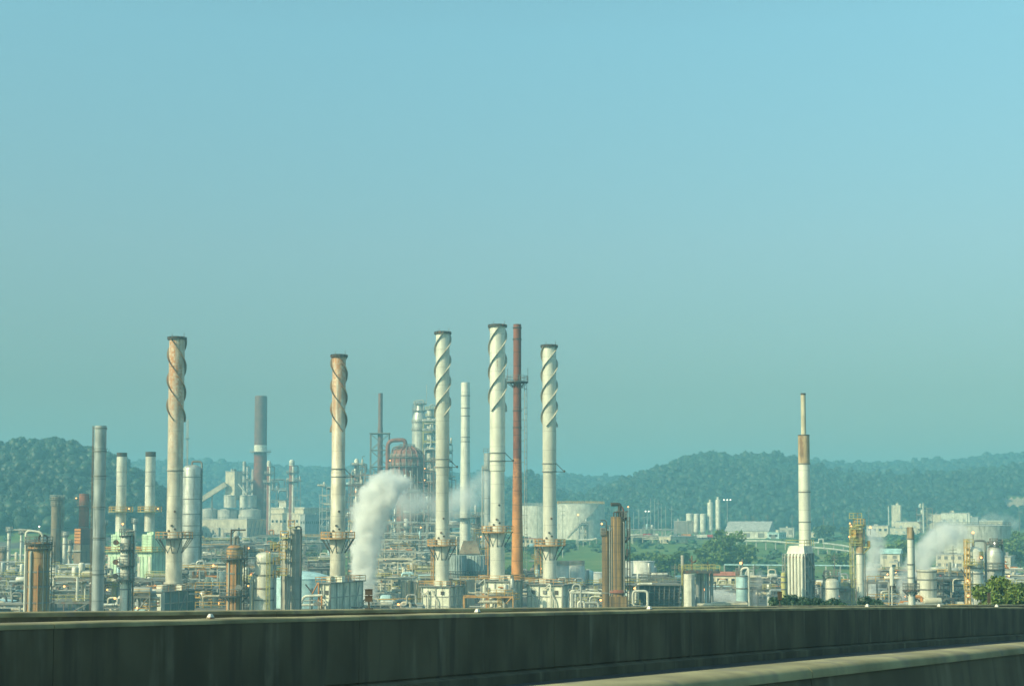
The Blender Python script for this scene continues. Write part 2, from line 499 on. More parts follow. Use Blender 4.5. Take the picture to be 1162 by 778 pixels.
# ================================================================== FOREST ON THE HILLS (one mass of far trees)
rng = np.random.default_rng(11)
def ico(sub):
    bm = bmesh.new(); bmesh.ops.create_icosphere(bm, subdivisions=sub, radius=1)
    V = np.array([v.co[:] for v in bm.verts]); F = np.array([[v.index for v in f.verts] for f in bm.faces])
    bm.free(); return V, F
def crown_proto(seed, sub, clumps, size):
    V, F = ico(sub)
    P = []
    for v in V:
        p = Vector(v); k = 1 + .45 * mnoise.noise(p * 1.6 + Vector((seed * 7.1, 0, 0))) + .22 * mnoise.noise(p * 4 + Vector((0, seed * 3.3, 0)))
        q = p * k * .82
        P.append((q.x, q.y, q.z * 1.05 if q.z > 0 else q.z * .8))
    P = np.array(P); r = np.random.default_rng(seed)
    d = r.normal(size=(clumps, 3)); d /= np.linalg.norm(d, axis=1)[:, None]
    d[:, 2] = np.abs(d[:, 2]) * 1.1 - .25
    c = d * r.uniform(.80, 1.10, (clumps, 1))
    t1 = r.normal(size=(clumps, 3)) * size; t2 = r.normal(size=(clumps, 3)) * size
    Q = np.stack([c + t1, c + t2, c - (t1 + t2) * .7], 1).reshape(-1, 3)
    FQ = np.arange(clumps * 3).reshape(-1, 3) + len(P)
    return np.vstack([P, Q]), np.vstack([F, FQ])

def forest():
    near = [crown_proto(i, 2, 170, .075) for i in range(8)]
    far = [crown_proto(20 + i, 2, 30, .12) for i in range(6)]
    VV = []; FF = []; AA = []; off = 0; cnt = 0
    specs = [(0, 640, 1040, 5.4, 7.4, near, -110, 250), (2, 1010, 1420, 6.2, 8.4, near, 545, 1270), (1, 1500, 2080, 14, 16, far, 20, 800), (3, 1500, 1930, 10, 12, far, 520, 1320)]
    for k, r0, r1, stp, dia, protos, ua, ub in specs:
        R, wf, wb, th, prof = RIDGES[k]
        y = r0
        while y < r1:
            xa, xb = (ua - 581) / FPX * y, (ub - 581) / FPX * y
            x = xa
            while x < xb:
                px, py_ = x + rng.uniform(-.5, .5) * stp, y + rng.uniform(-.5, .5) * stp
                x += stp
                z = hz(px, py_)
                u = 581 + FPX * px / py_
                lim = 13.5 if k != 2 else 12.5
                row = HOR - FPX * (z - CAMZ) / py_
                if k == 2 and 1133 + 3 * sin(row) < u < 1168 and 564 < row < 590: continue
                if k == 2 and 1115 < u < 1124 and 566 < row < 585: continue
                if z < lim + 2 * mnoise.noise(Vector((px * .01, py_ * .01, 9))): continue
                top = CAMZ + (HOR - interp(u, prof)) / FPX * R - th
                if top < 10: continue
                V, F = protos[rng.integers(len(protos))]
                s = dia * .5 * rng.uniform(.7, 1.5)
                s *= 1.5 if rng.random() < .08 else 1
                hgt = s * rng.uniform(.8, 1.2)
                ctop = th * rng.uniform(.78, 1.12) + (rng.uniform(2, 5.5) if rng.random() < .10 else 0)
                a = rng.uniform(0, 6.28)
                ca, sa = cos(a), sin(a)
                X = V[:, 0] * ca - V[:, 1] * sa; Y = V[:, 0] * sa + V[:, 1] * ca
                P = np.stack([X * s + px, Y * s + py_, V[:, 2] * hgt + z + ctop - hgt], 1)
                VV.append(P); FF.append(F + off); off += len(P)
                big = mnoise.noise(Vector((px * .012, py_ * .012, 2))); g = rng.uniform(.75, 1.2) * (1 + .45 * big); w = rng.uniform(-.12, .2) + .15 * big
                AA.append(np.tile(np.array([[g * (1 + w), g, g * (1 - w * .5)]]), (len(P), 1)))
                cnt += 1
            y += stp * .9
    o = np_mesh('forest', np.vstack(VV), np.vstack(FF), 'leaf', np.vstack(AA), smooth=True)
    tag(o, 'dense dark green woods covering the hazy hills behind the refinery', 'woods', kind='stuff')
    print('forest trees', cnt, 'verts', off)
forest()

# ================================================================== NEARER TREES
def tree(label, px, Y, py_top, w_px, seed, name='leafy_tree', matn='leaf', leaf=.45, n=2600, group=None, tint=(1, 1, 1), zb=None, low=.25):
    s = Spot(px, Y, 650, zb)
    H = s.z(py_top); R = w_px * s.k / 2
    if H < 2: H = 2
    t = thing(name, label, 'tree', s.o, group=group)
    r = np.random.default_rng(seed); rd = random.Random(seed)
    mb = MB(); tr = max(.12, H * .018)
    mb.tube((0, 0, -.3), (.1, 0, H * .55), tr, tr * .6, 8)
    centres = []
    nl = 13
    for i in range(nl):
        a = 2 * pi * i / nl * 2.4 + rd.uniform(-.4, .4)
        zf = low + (1 - low) * (.12 + .80 * (i + .5) / nl)
        rr = R * (.25 + .6 * sin(pi * min(1, (1 - zf) * 1.15 + .12))) * rd.uniform(.6, 1.05)
        c = np.array([rr * cos(a), rr * sin(a), H * zf])
        centres.append((c, R * rd.uniform(.32, .52)))
        z0 = H * max(.18, zf - .28)
        mb.tube((0.05, 0, min(z0, H * .53)), tuple(c), tr * .45, tr * .12, 6)
    mb.build('trunk', 'bark', t)
    P = []
    for c, cr in centres:
        m = n // nl
        d = r.normal(size=(m, 3)); d /= np.linalg.norm(d, axis=1)[:, None]
        rad = cr * r.uniform(.25, 1.0, (m, 1)) ** .6
        P.append(c + d * rad * np.array([1, 1, .8]))
    P = np.vstack(P); P[:, 2] = np.minimum(P[:, 2], H * r.uniform(.93, 1.0, len(P)))
    k = len(P)
    e1 = r.normal(size=(k, 3)); e1 /= np.linalg.norm(e1, axis=1)[:, None]
    e2 = np.cross(e1, r.normal(size=(k, 3))); e2 /= np.linalg.norm(e2, axis=1)[:, None]
    sz = leaf * r.uniform(.6, 1.3, (k, 1))
    V = np.stack([P - e1 * sz, P + e2 * sz * .5, P + e1 * sz, P - e2 * sz * .5], 1).reshape(-1, 3)
    F = np.arange(4 * k).reshape(-1, 4)
    g = r.uniform(.7, 1.3, (k, 1)) * np.array([tint]); w = r.uniform(-.15, .2, (k, 1))
    A = np.repeat(g * np.hstack([1 + w, np.ones((k, 1)), 1 - w]), 4, axis=0)
    o = np_mesh('crown', V, F, matn, A); o.parent = t
    return t

tree('tall bright green leafy tree rising behind the parapet, broadest and highest of its clump', 1139, 140, 652, 62, 1, matn='leaf_bright', leaf=.26, n=9000, low=.45, group='trees beside the bridge', zb=0)
tree('bright green leafy tree with a low narrow top in front of the platformed white column', 1117, 138, 661, 44, 2, matn='leaf_bright', leaf=.26, n=6500, low=.45, group='trees beside the bridge', zb=0)
tree('darker green leafy tree at the far end of the parapet beside the tallest tree', 1163, 146, 659, 56, 3, matn='leaf', leaf=.26, n=7000, low=.45, group='trees beside the bridge', zb=0, tint=(1.1, 1.1, 1))
for i, (px, pt, w, lab) in enumerate([(879, 676, 22, 'dull green treetop before the white furnace, under the small yellow column'),
                                      (903, 674, 26, 'dull green treetop at the foot of the tall ribbed white furnace'),
                                      (928, 677, 24, 'dull green treetop between the ribbed white furnace and the squat pale vessel'),
                                      (948, 679, 20, 'small low treetop in front of the squat pale vessel'),
                                      (982, 677, 30, 'low spreading treetop in front of the rust topped white column')]):
    tree(lab, px, 165 + i * 2, pt, w * 1.7, 10 + i, name='shrubby_tree', matn='leaf', leaf=.26, n=5200, low=.55, group='treetops just beyond the parapet', zb=0, tint=(1.25, 1.1, .9))
SLOPE = [(823, 560, 601, 44, 'largest round tree on the grassy slope in front of the pale barn'),
         (803, 575, 616, 30, 'round tree on the slope below the tall white silos'),
         (843, 590, 618, 34, 'mid green tree on the slope beside the largest round tree'),
         (771, 560, 626, 26, 'low dark bush tree on the slope behind the dark cooling tower'),
         (752, 545, 629, 30, 'wide low bush tree behind the pair of pale tanks'),
         (733, 590, 627, 24, 'low bush tree just above the pair of pale tanks'),
         (714, 570, 628, 24, 'small round bush tree beside the brown twin columns'),
         (1142, 560, 612, 36, 'dark green tree beside the huge concrete tank'),
         (1158, 590, 602, 30, 'tall dark green tree at the foot of the bare earth bank'),
         (1021, 600, 612, 24, 'round green tree behind the slim rust topped white chimney'),
         (1004, 620, 618, 26, 'green bush tree above the pale cyan shed roof'),
         (953, 600, 628, 26, 'green bush tree behind the yellow framed column'),
         (350, 600, 626, 26, 'green bush tree behind the cyan tank, beside the square tower'),
         (368, 610, 628, 22, 'small green bush tree next to the helical stack behind the cyan tank'),
         (684, 900, 596, 20, 'dim green tree at the edge of the big white tank'),
         (935, 820, 596, 26, 'dim green tree on the hillside beside a pink low shed'),
         (968, 850, 596, 26, 'dim green tree on the hillside behind the yellow framed column')]
for i, (px, Y, pt, w, lab) in enumerate(SLOPE):
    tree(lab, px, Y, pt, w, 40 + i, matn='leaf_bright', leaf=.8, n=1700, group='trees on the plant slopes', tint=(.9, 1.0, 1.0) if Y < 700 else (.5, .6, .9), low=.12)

# ================================================================== BRIDGE
DX, DY = .546, .838            # direction of the road, and NX, NY across it (away from the camera)
NX, NY = -.838, .546
def zmid(s):
    if s > 60: return -3.52 - .0587 * (s - 60)
    if s < -40: return zmid(-40) - .02 * (s + 40)
    return -.634 - .0375 * s - .000177 * s * s
def zfar(s):
    if s > 60: return zfar(60) - .0587 * (s - 60)
    if s < -40: return zfar(-40) - .02 * (s + 40)
    return -.575 - .0463 * s - .00002 * s * s
AF = 13.75
def znear(s):
    return -.40 - .0506 * s if s < 60 else -.40 - 3.036 - .0587 * (s - 60)
def bpt(s, a, z): return (DX * s + NX * a, DY * s + NY * a, CAMZ + z)

def barrier(name, label, a, zf, section0, section1, s0, s1, seg=4.6, gap=.008, cat='barrier'):
    t = thing(name, label, cat, bpt(20, a, zf(20) - .9))
    o = Vector(t.location)
    for pn, section, matn in (('concrete_wall', section0, 'barrier'), ('lit_coping', section1, 'barrier_lit_cap')):  # split so shaded face and lit top carry separate colours
        mb = MB(); s = s0; n = len(section)
        rd = random.Random(len(section)); 
        while s < s1:
            e = s + seg - gap
            vs = []
            K = 6
            for i in range(K):
                q = s + (e - s) * i / (K - 1)
                w_ = rd.uniform(-.006, .006) if pn == 'lit_coping' and 0 < i < K - 1 else 0
                for da, dz in section:
                    vs.append(Vector(bpt(q, a + da, zf(q) + dz + (w_ if dz > -.04 else 0))) - o)
            fs = []
            for i in range(K - 1):
                for j in range(n):
                    k = (j + 1) % n
                    fs.append((i * n + j, i * n + k, (i + 1) * n + k, (i + 1) * n + j))
            fs += [tuple(range(n - 1, -1, -1)), tuple(range((K - 1) * n, K * n))]
            mb.add(vs, fs); s += seg
        mb.build(pn, matn, t, sharp=1.0)
    return t
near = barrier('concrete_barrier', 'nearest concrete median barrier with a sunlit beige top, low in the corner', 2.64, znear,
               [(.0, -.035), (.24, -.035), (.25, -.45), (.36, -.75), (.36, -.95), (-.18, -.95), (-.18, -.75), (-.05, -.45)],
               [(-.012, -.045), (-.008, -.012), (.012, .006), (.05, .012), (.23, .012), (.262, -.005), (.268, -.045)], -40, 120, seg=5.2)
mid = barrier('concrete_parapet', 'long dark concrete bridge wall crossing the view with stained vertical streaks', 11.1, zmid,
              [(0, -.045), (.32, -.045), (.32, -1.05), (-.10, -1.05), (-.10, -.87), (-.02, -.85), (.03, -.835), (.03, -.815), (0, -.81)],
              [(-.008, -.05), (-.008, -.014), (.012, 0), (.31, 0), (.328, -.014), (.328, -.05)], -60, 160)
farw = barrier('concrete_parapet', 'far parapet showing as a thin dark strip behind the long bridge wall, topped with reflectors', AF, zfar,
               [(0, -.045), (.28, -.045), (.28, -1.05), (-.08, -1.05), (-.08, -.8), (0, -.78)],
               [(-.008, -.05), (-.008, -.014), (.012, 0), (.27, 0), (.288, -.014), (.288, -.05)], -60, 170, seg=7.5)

def strip(name, label, a0, a1, zf0, zf1, dz0, dz1, th, matn, s0=-60, s1=170, step=5):
    mb = MB(); s = s0; vs = []; k = 0
    while s <= s1:
        for a, zf, dz in ((a0, zf0, dz0), (a1, zf1, dz1), (a1, zf1, dz1 - th), (a0, zf0, dz0 - th)):
            vs.append(bpt(s, a, zf(s) + dz))
        s += step; k += 1
    fs = []
    for i in range(k - 1):
        for j in range(4):
            m = (j + 1) % 4
            fs.append((4 * i + j, 4 * i + 4 + j, 4 * i + 4 + m, 4 * i + m))
    fs += [(0, 1, 2, 3), tuple(4 * (k - 1) + i for i in (3, 2, 1, 0))]
    mb.add(vs, fs)
    o = mb.build(name, matn)
    return tag(o, label, 'road', kind='structure')
strip('road', 'asphalt carriageway nearest the viewer', -9, 2.5, znear, znear, -.88, -.88, .9, 'asphalt')
strip('road', 'asphalt carriageway between the median barrier and the long bridge wall', 2.96, 11.05, znear, zmid, -.93, -1.0, .9, 'asphalt')
strip('bridge_deck', 'concrete strip between the two far bridge walls', 11.4, 13.7, zmid, zfar, -1.0, -1.0, .9, 'concrete')
for k, a in enumerate((2.1, -1.6)):
    mb = MB(); s = -60
    while s < 160:
        L_ = 6 if k == 0 else 3
        vs = [bpt(s, a, znear(s) - .876), bpt(s + L_, a, znear(s + L_) - .876), bpt(s + L_, a + .12, znear(s + L_) - .876), bpt(s, a + .12, znear(s) - .876)]
        mb.add(vs, [(0, 1, 2, 3)]); s += L_ if k == 0 else 12
    tag(mb.build('road_marking', 'paintline'), 'painted white line on the near carriageway' if k == 0 else 'dashed lane line on the near carriageway', 'road marking', kind='structure')

REF = [(241, 'below the leftmost rusty helical stack'), (542, 'below the tallest helical stack'), (736, 'in front of the dark cooling tower'),
       (982, 'in front of the rust topped white column'), (1063, 'in front of the steaming pale vessel'), (1128, 'under the tall bright tree')]
for px, wh in REF:
    u = (px - 581) / FPX; AR = 11.1 + .17; s = (.838 + .546 * u) * AR / (.546 - .838 * u)
    t = thing('road_reflector', 'small white reflector on the wall top ' + wh, 'reflector', bpt(s, AR, zmid(s) + .003), math.atan2(DY, DX), 'reflectors on the wall top')
    q = .42 + s / 70
    mb = MB(); mb.box((0, 0, .008), (.12 * q, .10 * q, .016)); mb.build('base', 'midsteel', t)
    mb = MB(); mb.box((0, 0, .016 + .03 * q), (.11 * q, .09 * q, .06 * q), taper=.5); mb.build('lens', 'paintline', t)
def signal_box(px, py0, py1, wpx, label, two=True):
    u = (px - 581) / FPX; s = (.838 + .546 * u) * AF / (.546 - .838 * u)
    p = Vector(bpt(s, AF + .14, zfar(s)))
    k = p.y / FPX
    t = thing('utility_box', label, 'box', p, 0)
    ztop = W(px, py0, p.y).z - p.z; zb = W(px, py1, p.y).z - p.z
    mb = MB(); mb.tube((0, 0, 0), (0, 0, ztop * .97), .013, n=8); mb.box((0, 0, .01), (.12, .08, .02)); mb.build('post', 'darksteel', t)
    h = ztop - zb
    for i in range(2 if two else 1):
        hh = h / 2 - .02 if two else h
        zc = zb + hh / 2 + i * (h / 2)
        mb = MB(); mb.box((0, -.03, zc), (wpx * k, .07, hh)); mb.box((0, -.03, zc + hh / 2 + .004), (wpx * k * 1.12, .09, .008)); mb.build('case', 'rim', t)
signal_box(427.5, 667, 682, 8, 'two dark brown boxes stacked on a post above the parapet beside the steam')
signal_box(889, 671, 680, 4.5, 'black box on a thin post before the ribbed white furnace', False)
signal_box(1123.5, 672, 684, 3.2, 'short black post box in front of the bright green trees', False)

# ================================================================== HAZE
def haze():
    m = bpy.data.materials.new('haze'); m.use_nodes = True; nt = m.node_tree
    nt.nodes.remove(nt.nodes['Principled BSDF'])
    v = N(nt, 'ShaderNodeVolumePrincipled')
    v.inputs['Color'].default_value = (*HAZE_COL, 1)
    v.inputs['Density'].default_value = HAZE_D
    v.inputs['Anisotropy'].default_value = .0
    nt.links.new(v.outputs[0], nt.nodes['Material Output'].inputs['Volume'])
    M['haze'] = m
    mb = MB(); mb.box((0, 0, 69), (16600, 16600, 142))
    o = mb.build('haze', 'haze'); tag(o, 'pale teal summer haze over the whole plant and hills', 'haze', kind='stuff')
HAZE_COL, HAZE_D = (.275, .66, .87), .00062
haze()

# ================================================================== SHRUBS AND ROUGH GROWTH ON THE SLOPES
def scrub():
    r = np.random.default_rng(5); protos = [crown_proto(60 + i, 2, 50, .22) for i in range(5)]
    VV = []; FF = []; AA = []; off = 0; n = 0
    while n < 900:
        y = r.uniform(530, 980); u = r.uniform(-40, 1210); x = (u - 581) / FPX * y
        if y < 640 and not (560 < u < 1000): continue
        if u < 560 and y < 700: continue
        if 690 < u < 900 and 790 < y < 960: continue
        if mnoise.noise(Vector((x * .025, y * .012, 4))) < (-.02 if y < 700 else -.15): continue
        z = hz(x, y)
        if z > 14.5: continue
        V, F = protos[r.integers(len(protos))]
        s = r.uniform(.7, 2.6); h = s * r.uniform(.5, .85)
        VV.append(np.stack([V[:, 0] * s + x, V[:, 1] * s + y, V[:, 2] * h + z + h * .35], 1)); FF.append(F + off); off += len(V)
        g = r.uniform(1.2, 2.6); w = r.uniform(-.1, .4)
        AA.append(np.tile(np.array([[g * (1 + w), g, g * .9]]), (len(V), 1))); n += 1
    o = np_mesh('undergrowth', np.vstack(VV), np.vstack(FF), 'leaf', np.vstack(AA), smooth=True)
    tag(o, 'rough green bushes scattered over the grassy plant slopes', 'bushes', kind='stuff')
scrub()

def earth_bank(label, u0, u1, r0, r1):
    V = []; F = []; nu, nv = 16, 10
    for i in range(nu + 1):
        u = u0 + (u1 - u0) * i / nu
        ys = []
        y = 1000.0
        lo_, hi_ = r0 + 2.0 * sin(i * 1.9), r1 + 1.5 * sin(i * 1.3 + 2)
        if i in (0, nu): lo_ = hi_ = (r0 + r1) / 2
        def find(row):
            y = 1000.0
            while y < 1345:
                x = (u - 581) / FPX * y
                if HOR - FPX * (hz(x, y) - CAMZ) / y <= row: return y
                y += 3
            return y
        ya, yb = find(hi_), find(lo_)
        for j in range(nv + 1):
            y = ya + (yb - ya) * j / nv; x = (u - 581) / FPX * y
            V.append((x, y, hz(x, y) + 1.2 + .5 * mnoise.noise(Vector((x * .2, y * .2, 0)))))
    for i in range(nu):
        for j in range(nv): F.append((i * (nv + 1) + j, (i + 1) * (nv + 1) + j, (i + 1) * (nv + 1) + j + 1, i * (nv + 1) + j + 1))
    tag(np_mesh('earth_bank', V, F, 'earth', None, True), label, 'earth bank', kind='structure')
earth_bank('bare tan earth bank cut into the wooded hill at the picture edge', 1134, 1170, 567, 576)
earth_bank('small bare earth scar on the wooded hill', 1115, 1124, 567, 572.5)
# ================================================================== BUILDERS
FR = -pi / 2      # towards the camera
GRID = radians(-25)

def lamp(t, x, y, z, r=.22, col='lamp_orange'):
    mb = MB(); mb.lathe([(.02, -r), (r * .8, -r * .6), (r, 0), (r * .8, r * .6), (.02, r)], (x, y, z), 10)
    return mb.build('lamp', col, t)

def helical(label, px, Y, top, rt, rb, plat, prpx, base, zend, pitch, hand, matn, a0, bands=(), bracket=None, lad=None, holes=True):
    s = Spot(px, Y, 520, zb=W(px, base, Y).z)
    t = thing('helical_stack', label, 'chimney', s.o, group='tall stacks wrapped with spiral fins')
    k = s.k; H = s.z(top); zp = s.z(plat); rT, rB = rt * k, rb * k
    mb = MB(); mb.lathe([(rB * 1.22, 0), (rB * 1.22, .35), (rB * 1.02, .36), (rB * 1.02, zp - 3.2), (rB * 1.02, zp - .2), (rB, zp + .2), (rB * .97, s.z(535)), (rT, s.z(534)), (rT, H), (rT * .86, H), (rT * .86, H - 2)], n=36, caps=False)
    mb.build('shaft', matn, t)
    for i in range(3):
        m2 = MB(); m2.helix(rT, .45, .12, s.z(zend), H - .3, pitch * k, hand, a0 + i * 2 * pi / 3, 90)
        m2.build('strake', 'strake' if matn == 'stack_clean' else 'strake_dark', t)
    r = MB(); r.annulus(rT - .05, rT + .42, H - .45, H - .2, n=36); r.annulus(rT - .02, rT + .18, H - .2, H + .12, n=36)
    for i in range(14):
        a = 2 * pi * i / 14
        r.box(((rT + .33) * cos(a), (rT + .33) * sin(a), H - .1), (.22, .22, .42), a)
    r.tube((rT * .9, 0, H), (rT * .9, 0, H + 1.1), .05, n=5); r.tube((-rT * .5, -rT * .7, H), (-rT * .5, -rT * .7, H + .8), .05, n=5)
    r.build('rim', 'rim', t)
    pr = prpx * k
    p = MB(); p.annulus(rB * 1.0, pr, zp - .22, zp, n=32)
    pl = p.build('platform', 'darksteel' if 'rust' in matn and px < 300 else 'yellowrust', t)
    p = MB(); p.ringrail(pr - .08, zp, 1.25, t=.07, posts=16); p.build('railing', 'yellowrust', pl)
    p = MB()
    for i in range(10):
        a = 2 * pi * (i + .5) / 10
        p.tube(((pr - .15) * cos(a), (pr - .15) * sin(a), zp - .2), (rB * cos(a), rB * sin(a), s.z(plat + 17)), .10, n=6)
    p.build('bracket', 'darksteel', pl)
    for a in (FR - .9, FR + 1.0):
        bx = MB(); q = (rB + .4)
        bx.box((q * cos(a), q * sin(a), zp + .6), (.6, .5, 1.1), a)
        bx.build('junction_box', 'midsteel', pl)
    for b in bands:
        m2 = MB(); m2.annulus(rT * .98, rT + .16, s.z(b) - .11, s.z(b) + .11, n=36); m2.build('band', 'midsteel', t)
    if bracket:
        side, b0, b1, ext = bracket
        m2 = MB(); x1 = side * (rT + ext * k)
        m2.tube((side * rT, -.2, s.z(b0)), (x1, -.2, s.z(b1)), .09, n=6); m2.tube((side * rT, -.2, s.z(b1)), (x1, -.2, s.z(b1)), .09, n=6)
        m2.lathe([(.02, -.3), (.25, -.15), (.25, .15), (.02, .3)], (x1, -.2, s.z(b1) + .1), 8)
        m2.build('davit', 'darksteel', t)
    if lad:
        ang, l0, l1 = lad
        m2 = MB(); m2.ladder((rB + .5) * cos(ang), (rB + .5) * sin(ang), s.z(l1), s.z(l0), ang, w=.8, t=.09, step=1.0); m2.build('ladder', 'yellowrust', t)
    if holes:
        for q in ((plat - 8, -.5), (plat - 10, .3), (plat - 14, -.1), (plat - 30, .25)):
            a = FR + q[1]; z = s.z(q[0]); rr = rB * .985
            m2 = MB(); m2.tube((rr * cos(a), rr * sin(a), z), ((rr + .22) * cos(a), (rr + .22) * sin(a), z), .24, n=8)
            m2.build('port', 'rim', t)
    return t

class Corner:
    """rotated box plot: root at the near corner; front runs to -x, depth to +y"""
    def __init__(s, name, label, cat, p0, pm, p1, Y, base=None, group=None, rot=GRID, zb=None):
        q = W(pm, base or 690, Y); k = W(pm + 1, base or 690, Y).x - q.x
        g = hz(q.x, Y) if zb is None else zb
        if base is not None: g = q.z
        s.t = thing(name, label, cat, (q.x, Y, g), rot, group); s.k = k; s.Y = Y; s.pm = pm; s.zg = g
        s.w = max(.5, (pm - p0) * k / cos(rot)); s.d = max(.5, (p1 - pm) * k / abs(sin(rot)))
    def z(s, py): return W(s.pm, py, s.Y).z - s.zg
    def box(s, name, matn, x0, x1, y0, y1, z0, z1, parent=None, taper=1.0):
        mb = MB(); mb.box(((x0 + x1) / 2, (y0 + y1) / 2, (z0 + z1) / 2), (x1 - x0, y1 - y0, z1 - z0), taper=taper)
        return mb.build(name, matn, parent or s.t)

def furnace(label, p0, pm, p1, Y, top, matn='furnace_white', rail=True, seed=0, extra=True):
    c = Corner('furnace', label, 'furnace', p0, pm, p1, Y, zb=0, group='furnaces under the helical stacks')
    z = c.z(top); w, d = c.w, c.d
    c.box('casing', matn, -w, 0, 0, d, .0, z)
    mb = MB(); 
    n = max(3, int(d / 2.4))
    for i in range(n + 1): mb.box((.12, d * i / n, z / 2), (.25, .22, z * .99))
    n2 = max(2, int(w / 2.4))
    for i in range(n2 + 1): mb.box((-w * i / n2, -.12, z / 2), (.22, .25, z * .99))
    for q in (.35, .68): mb.box((.10, d / 2, z * q), (.2, d, .2)); mb.box((-w / 2, -.10, z * q), (w, .2, .2))
    mb.build('buckstay', 'palesteel', c.t)
    for i in range(2):
        mb = MB(); y0 = d * (.25 + .4 * i); mb.tube((.32, y0, z * .1), (.32, y0 + d * .22, z * .92), .12, n=6); mb.build('brace', 'palesteel', c.t)
    rd = random.Random(seed)
    for i in range(n2):
        mb = MB(); x = -w * (i + .5) / n2
        mb.box((x, -.14, z * .80), (.8, .2, .8)); mb.build('door', 'midsteel' if i % 2 else 'rim', c.t)
    pl = MB(); pl.box((-w / 2, d / 2, z + .12), (w + 1.2, d + 1.2, .2)); p = pl.build('roof_deck', 'midsteel', c.t)
    if rail:
        r = MB(); r.rail([(-w - .5, -.5, z + .22), (.5, -.5, z + .22), (.5, d + .5, z + .22), (-w - .5, d + .5, z + .22), (-w - .5, -.5, z + .22)], 1.1, .07)
        r.build('railing', 'yellowrust', p)
    if extra:
        for i in range(4):
            mb = MB(); x = -w * rd.uniform(.1, .9); y0 = d * rd.uniform(.02, .5)
            mb.box((x, y0, z + .8), (rd.uniform(.8, 1.8), rd.uniform(.8, 1.6), 1.2)); mb.build('equipment_box', rd.choice(['white', 'palesteel', 'furnace_white']), c.t)
        for i in range(3):
            mb = MB(); x = -w * rd.uniform(.05, .95)
            mb.sweep([(x, -.6, 0), (x, -.6, z * rd.uniform(.5, 1.1)), (x - 1.5, -.6, z * rd.uniform(.6, 1.0))], .16, 7, .5); mb.build('pipe', rd.choice(['white', 'palesteel', 'orangepaint']), c.t)
    return c

def column(label, px, Y, top, rpx, matn, name='process_column', cat='column', dome=True, plats=(), lad=None, pipes=(), neck=None, lampz=None,
           zb=None, group=None, rings=(), railmat='midsteel', platmat='darksteel', ladmat='ladder', lad_z=None, skirt=None, prof=None, pipemat='palesteel', ref=650):
    s = Spot(px, Y, ref, zb); k = s.k; H = s.z(top); R = rpx * k
    t = thing(name, label, cat, s.o, group=group)
    if prof is None:
        prof = [(R, 0), (R, H - (R * .55 if dome else .0))]
        if dome: prof += [(R * .93, H - R * .32), (R * .72, H - R * .13), (R * .4, H - R * .03), (.02, H)]
    else:
        prof = [(a * k, s.z(b)) for a, b in prof]
    mb = MB(); mb.lathe(prof, n=32); sh = mb.build('shell', matn, t)
    for q in rings:
        m2 = MB(); m2.annulus(R * .98, R + .12, s.z(q) - .12, s.z(q) + .12); m2.build('stiffener_ring', 'midsteel', t)
    for q in plats:
        py, pr = q[0], q[1] * k; z = s.z(py)
        a0, a1 = (q[2], q[3]) if len(q) > 2 else (0, 2 * pi)
        m2 = MB()
        if len(q) > 2:
            NN = 18; vs = []; fs = []
            for i in range(NN + 1):
                a = a0 + (a1 - a0) * i / NN
                for rr, dz in ((R * .98, -.2), (pr, -.2), (pr, 0), (R * .98, 0)): vs.append((rr * cos(a), rr * sin(a), z + dz))
            for i in range(NN):
                for j in range(4): fs.append((4 * i + j, 4 * i + 4 + j, 4 * i + 4 + (j + 1) % 4, 4 * i + (j + 1) % 4)[::-1])
            fs += [(0, 1, 2, 3), tuple(4 * NN + i for i in (3, 2, 1, 0))]
            m2.add(vs, fs)
        else: m2.annulus(R * .97, pr, z - .22, z)
        pl = m2.build('platform', platmat, t)
        m2 = MB(); m2.ringrail(pr - .06, z, 1.2, a0, a1, t=.065, posts=12); m2.build('railing', railmat, pl)
        m2 = MB(); nb = 8
        for i in range(nb):
            a = a0 + (a1 - a0) * (i + .5) / nb
            m2.tube(((pr - .1) * cos(a), (pr - .1) * sin(a), z - .2), (R * cos(a), R * sin(a), z - .2 - (pr - R) * .9), .07, n=5)
        m2.build('bracket', platmat, pl)
    if lad is not None:
        z0, z1 = (s.z(lad_z[1]), s.z(lad_z[0])) if lad_z else (0, H)
        m2 = MB(); m2.ladder((R + .35) * cos(lad), (R + .35) * sin(lad), z0, z1, lad, w=.6, t=.07, step=.8, cage=R > 1.2); m2.build('ladder', ladmat, t)
    for i, q in enumerate(pipes):   # (angle, radius px, top row, bottom row[, offset])
        a, pr, p0, p1 = q[:4]; off = q[4] if len(q) > 4 else .0
        rr = R + pr * k + off
        m2 = MB(); x, y = rr * cos(a), rr * sin(a); zt, z0 = s.z(p0), max(0, s.z(p1))
        m2.sweep([(x, y, z0), (x, y, zt), (R * .6 * cos(a), R * .6 * sin(a), zt)], max(.07, pr * k), 9, .8); m2.build('pipe', q[5] if len(q) > 5 else pipemat, t)
    if neck:   # overhead line: (angle, pipe radius px, row of its crown, row of its end, offset px, material)
        a, pr, p0, p1, off, mt = neck
        rr = off * k; x, y = rr * cos(a), rr * sin(a); zt = s.z(p0)
        m2 = MB(); m2.sweep([(0, 0, H - .1), (0, 0, zt), (x, y, zt), (x, y, max(0, s.z(p1)))], pr * k, 10, pr * k * 3.2, 6); m2.build('overhead_pipe', mt, t)
    if lampz:
        for (lx, lz) in lampz: 
            mb = MB(); mb.tube((s.x(lx), -R - .3, s.z(lz) - 1.6), (s.x(lx), -R - .3, s.z(lz) - .1), .06, n=5); mb.build('lamp_post', 'midsteel', t)
            lamp(t, s.x(lx), -R - .3, s.z(lz))
    return t, s, R, H

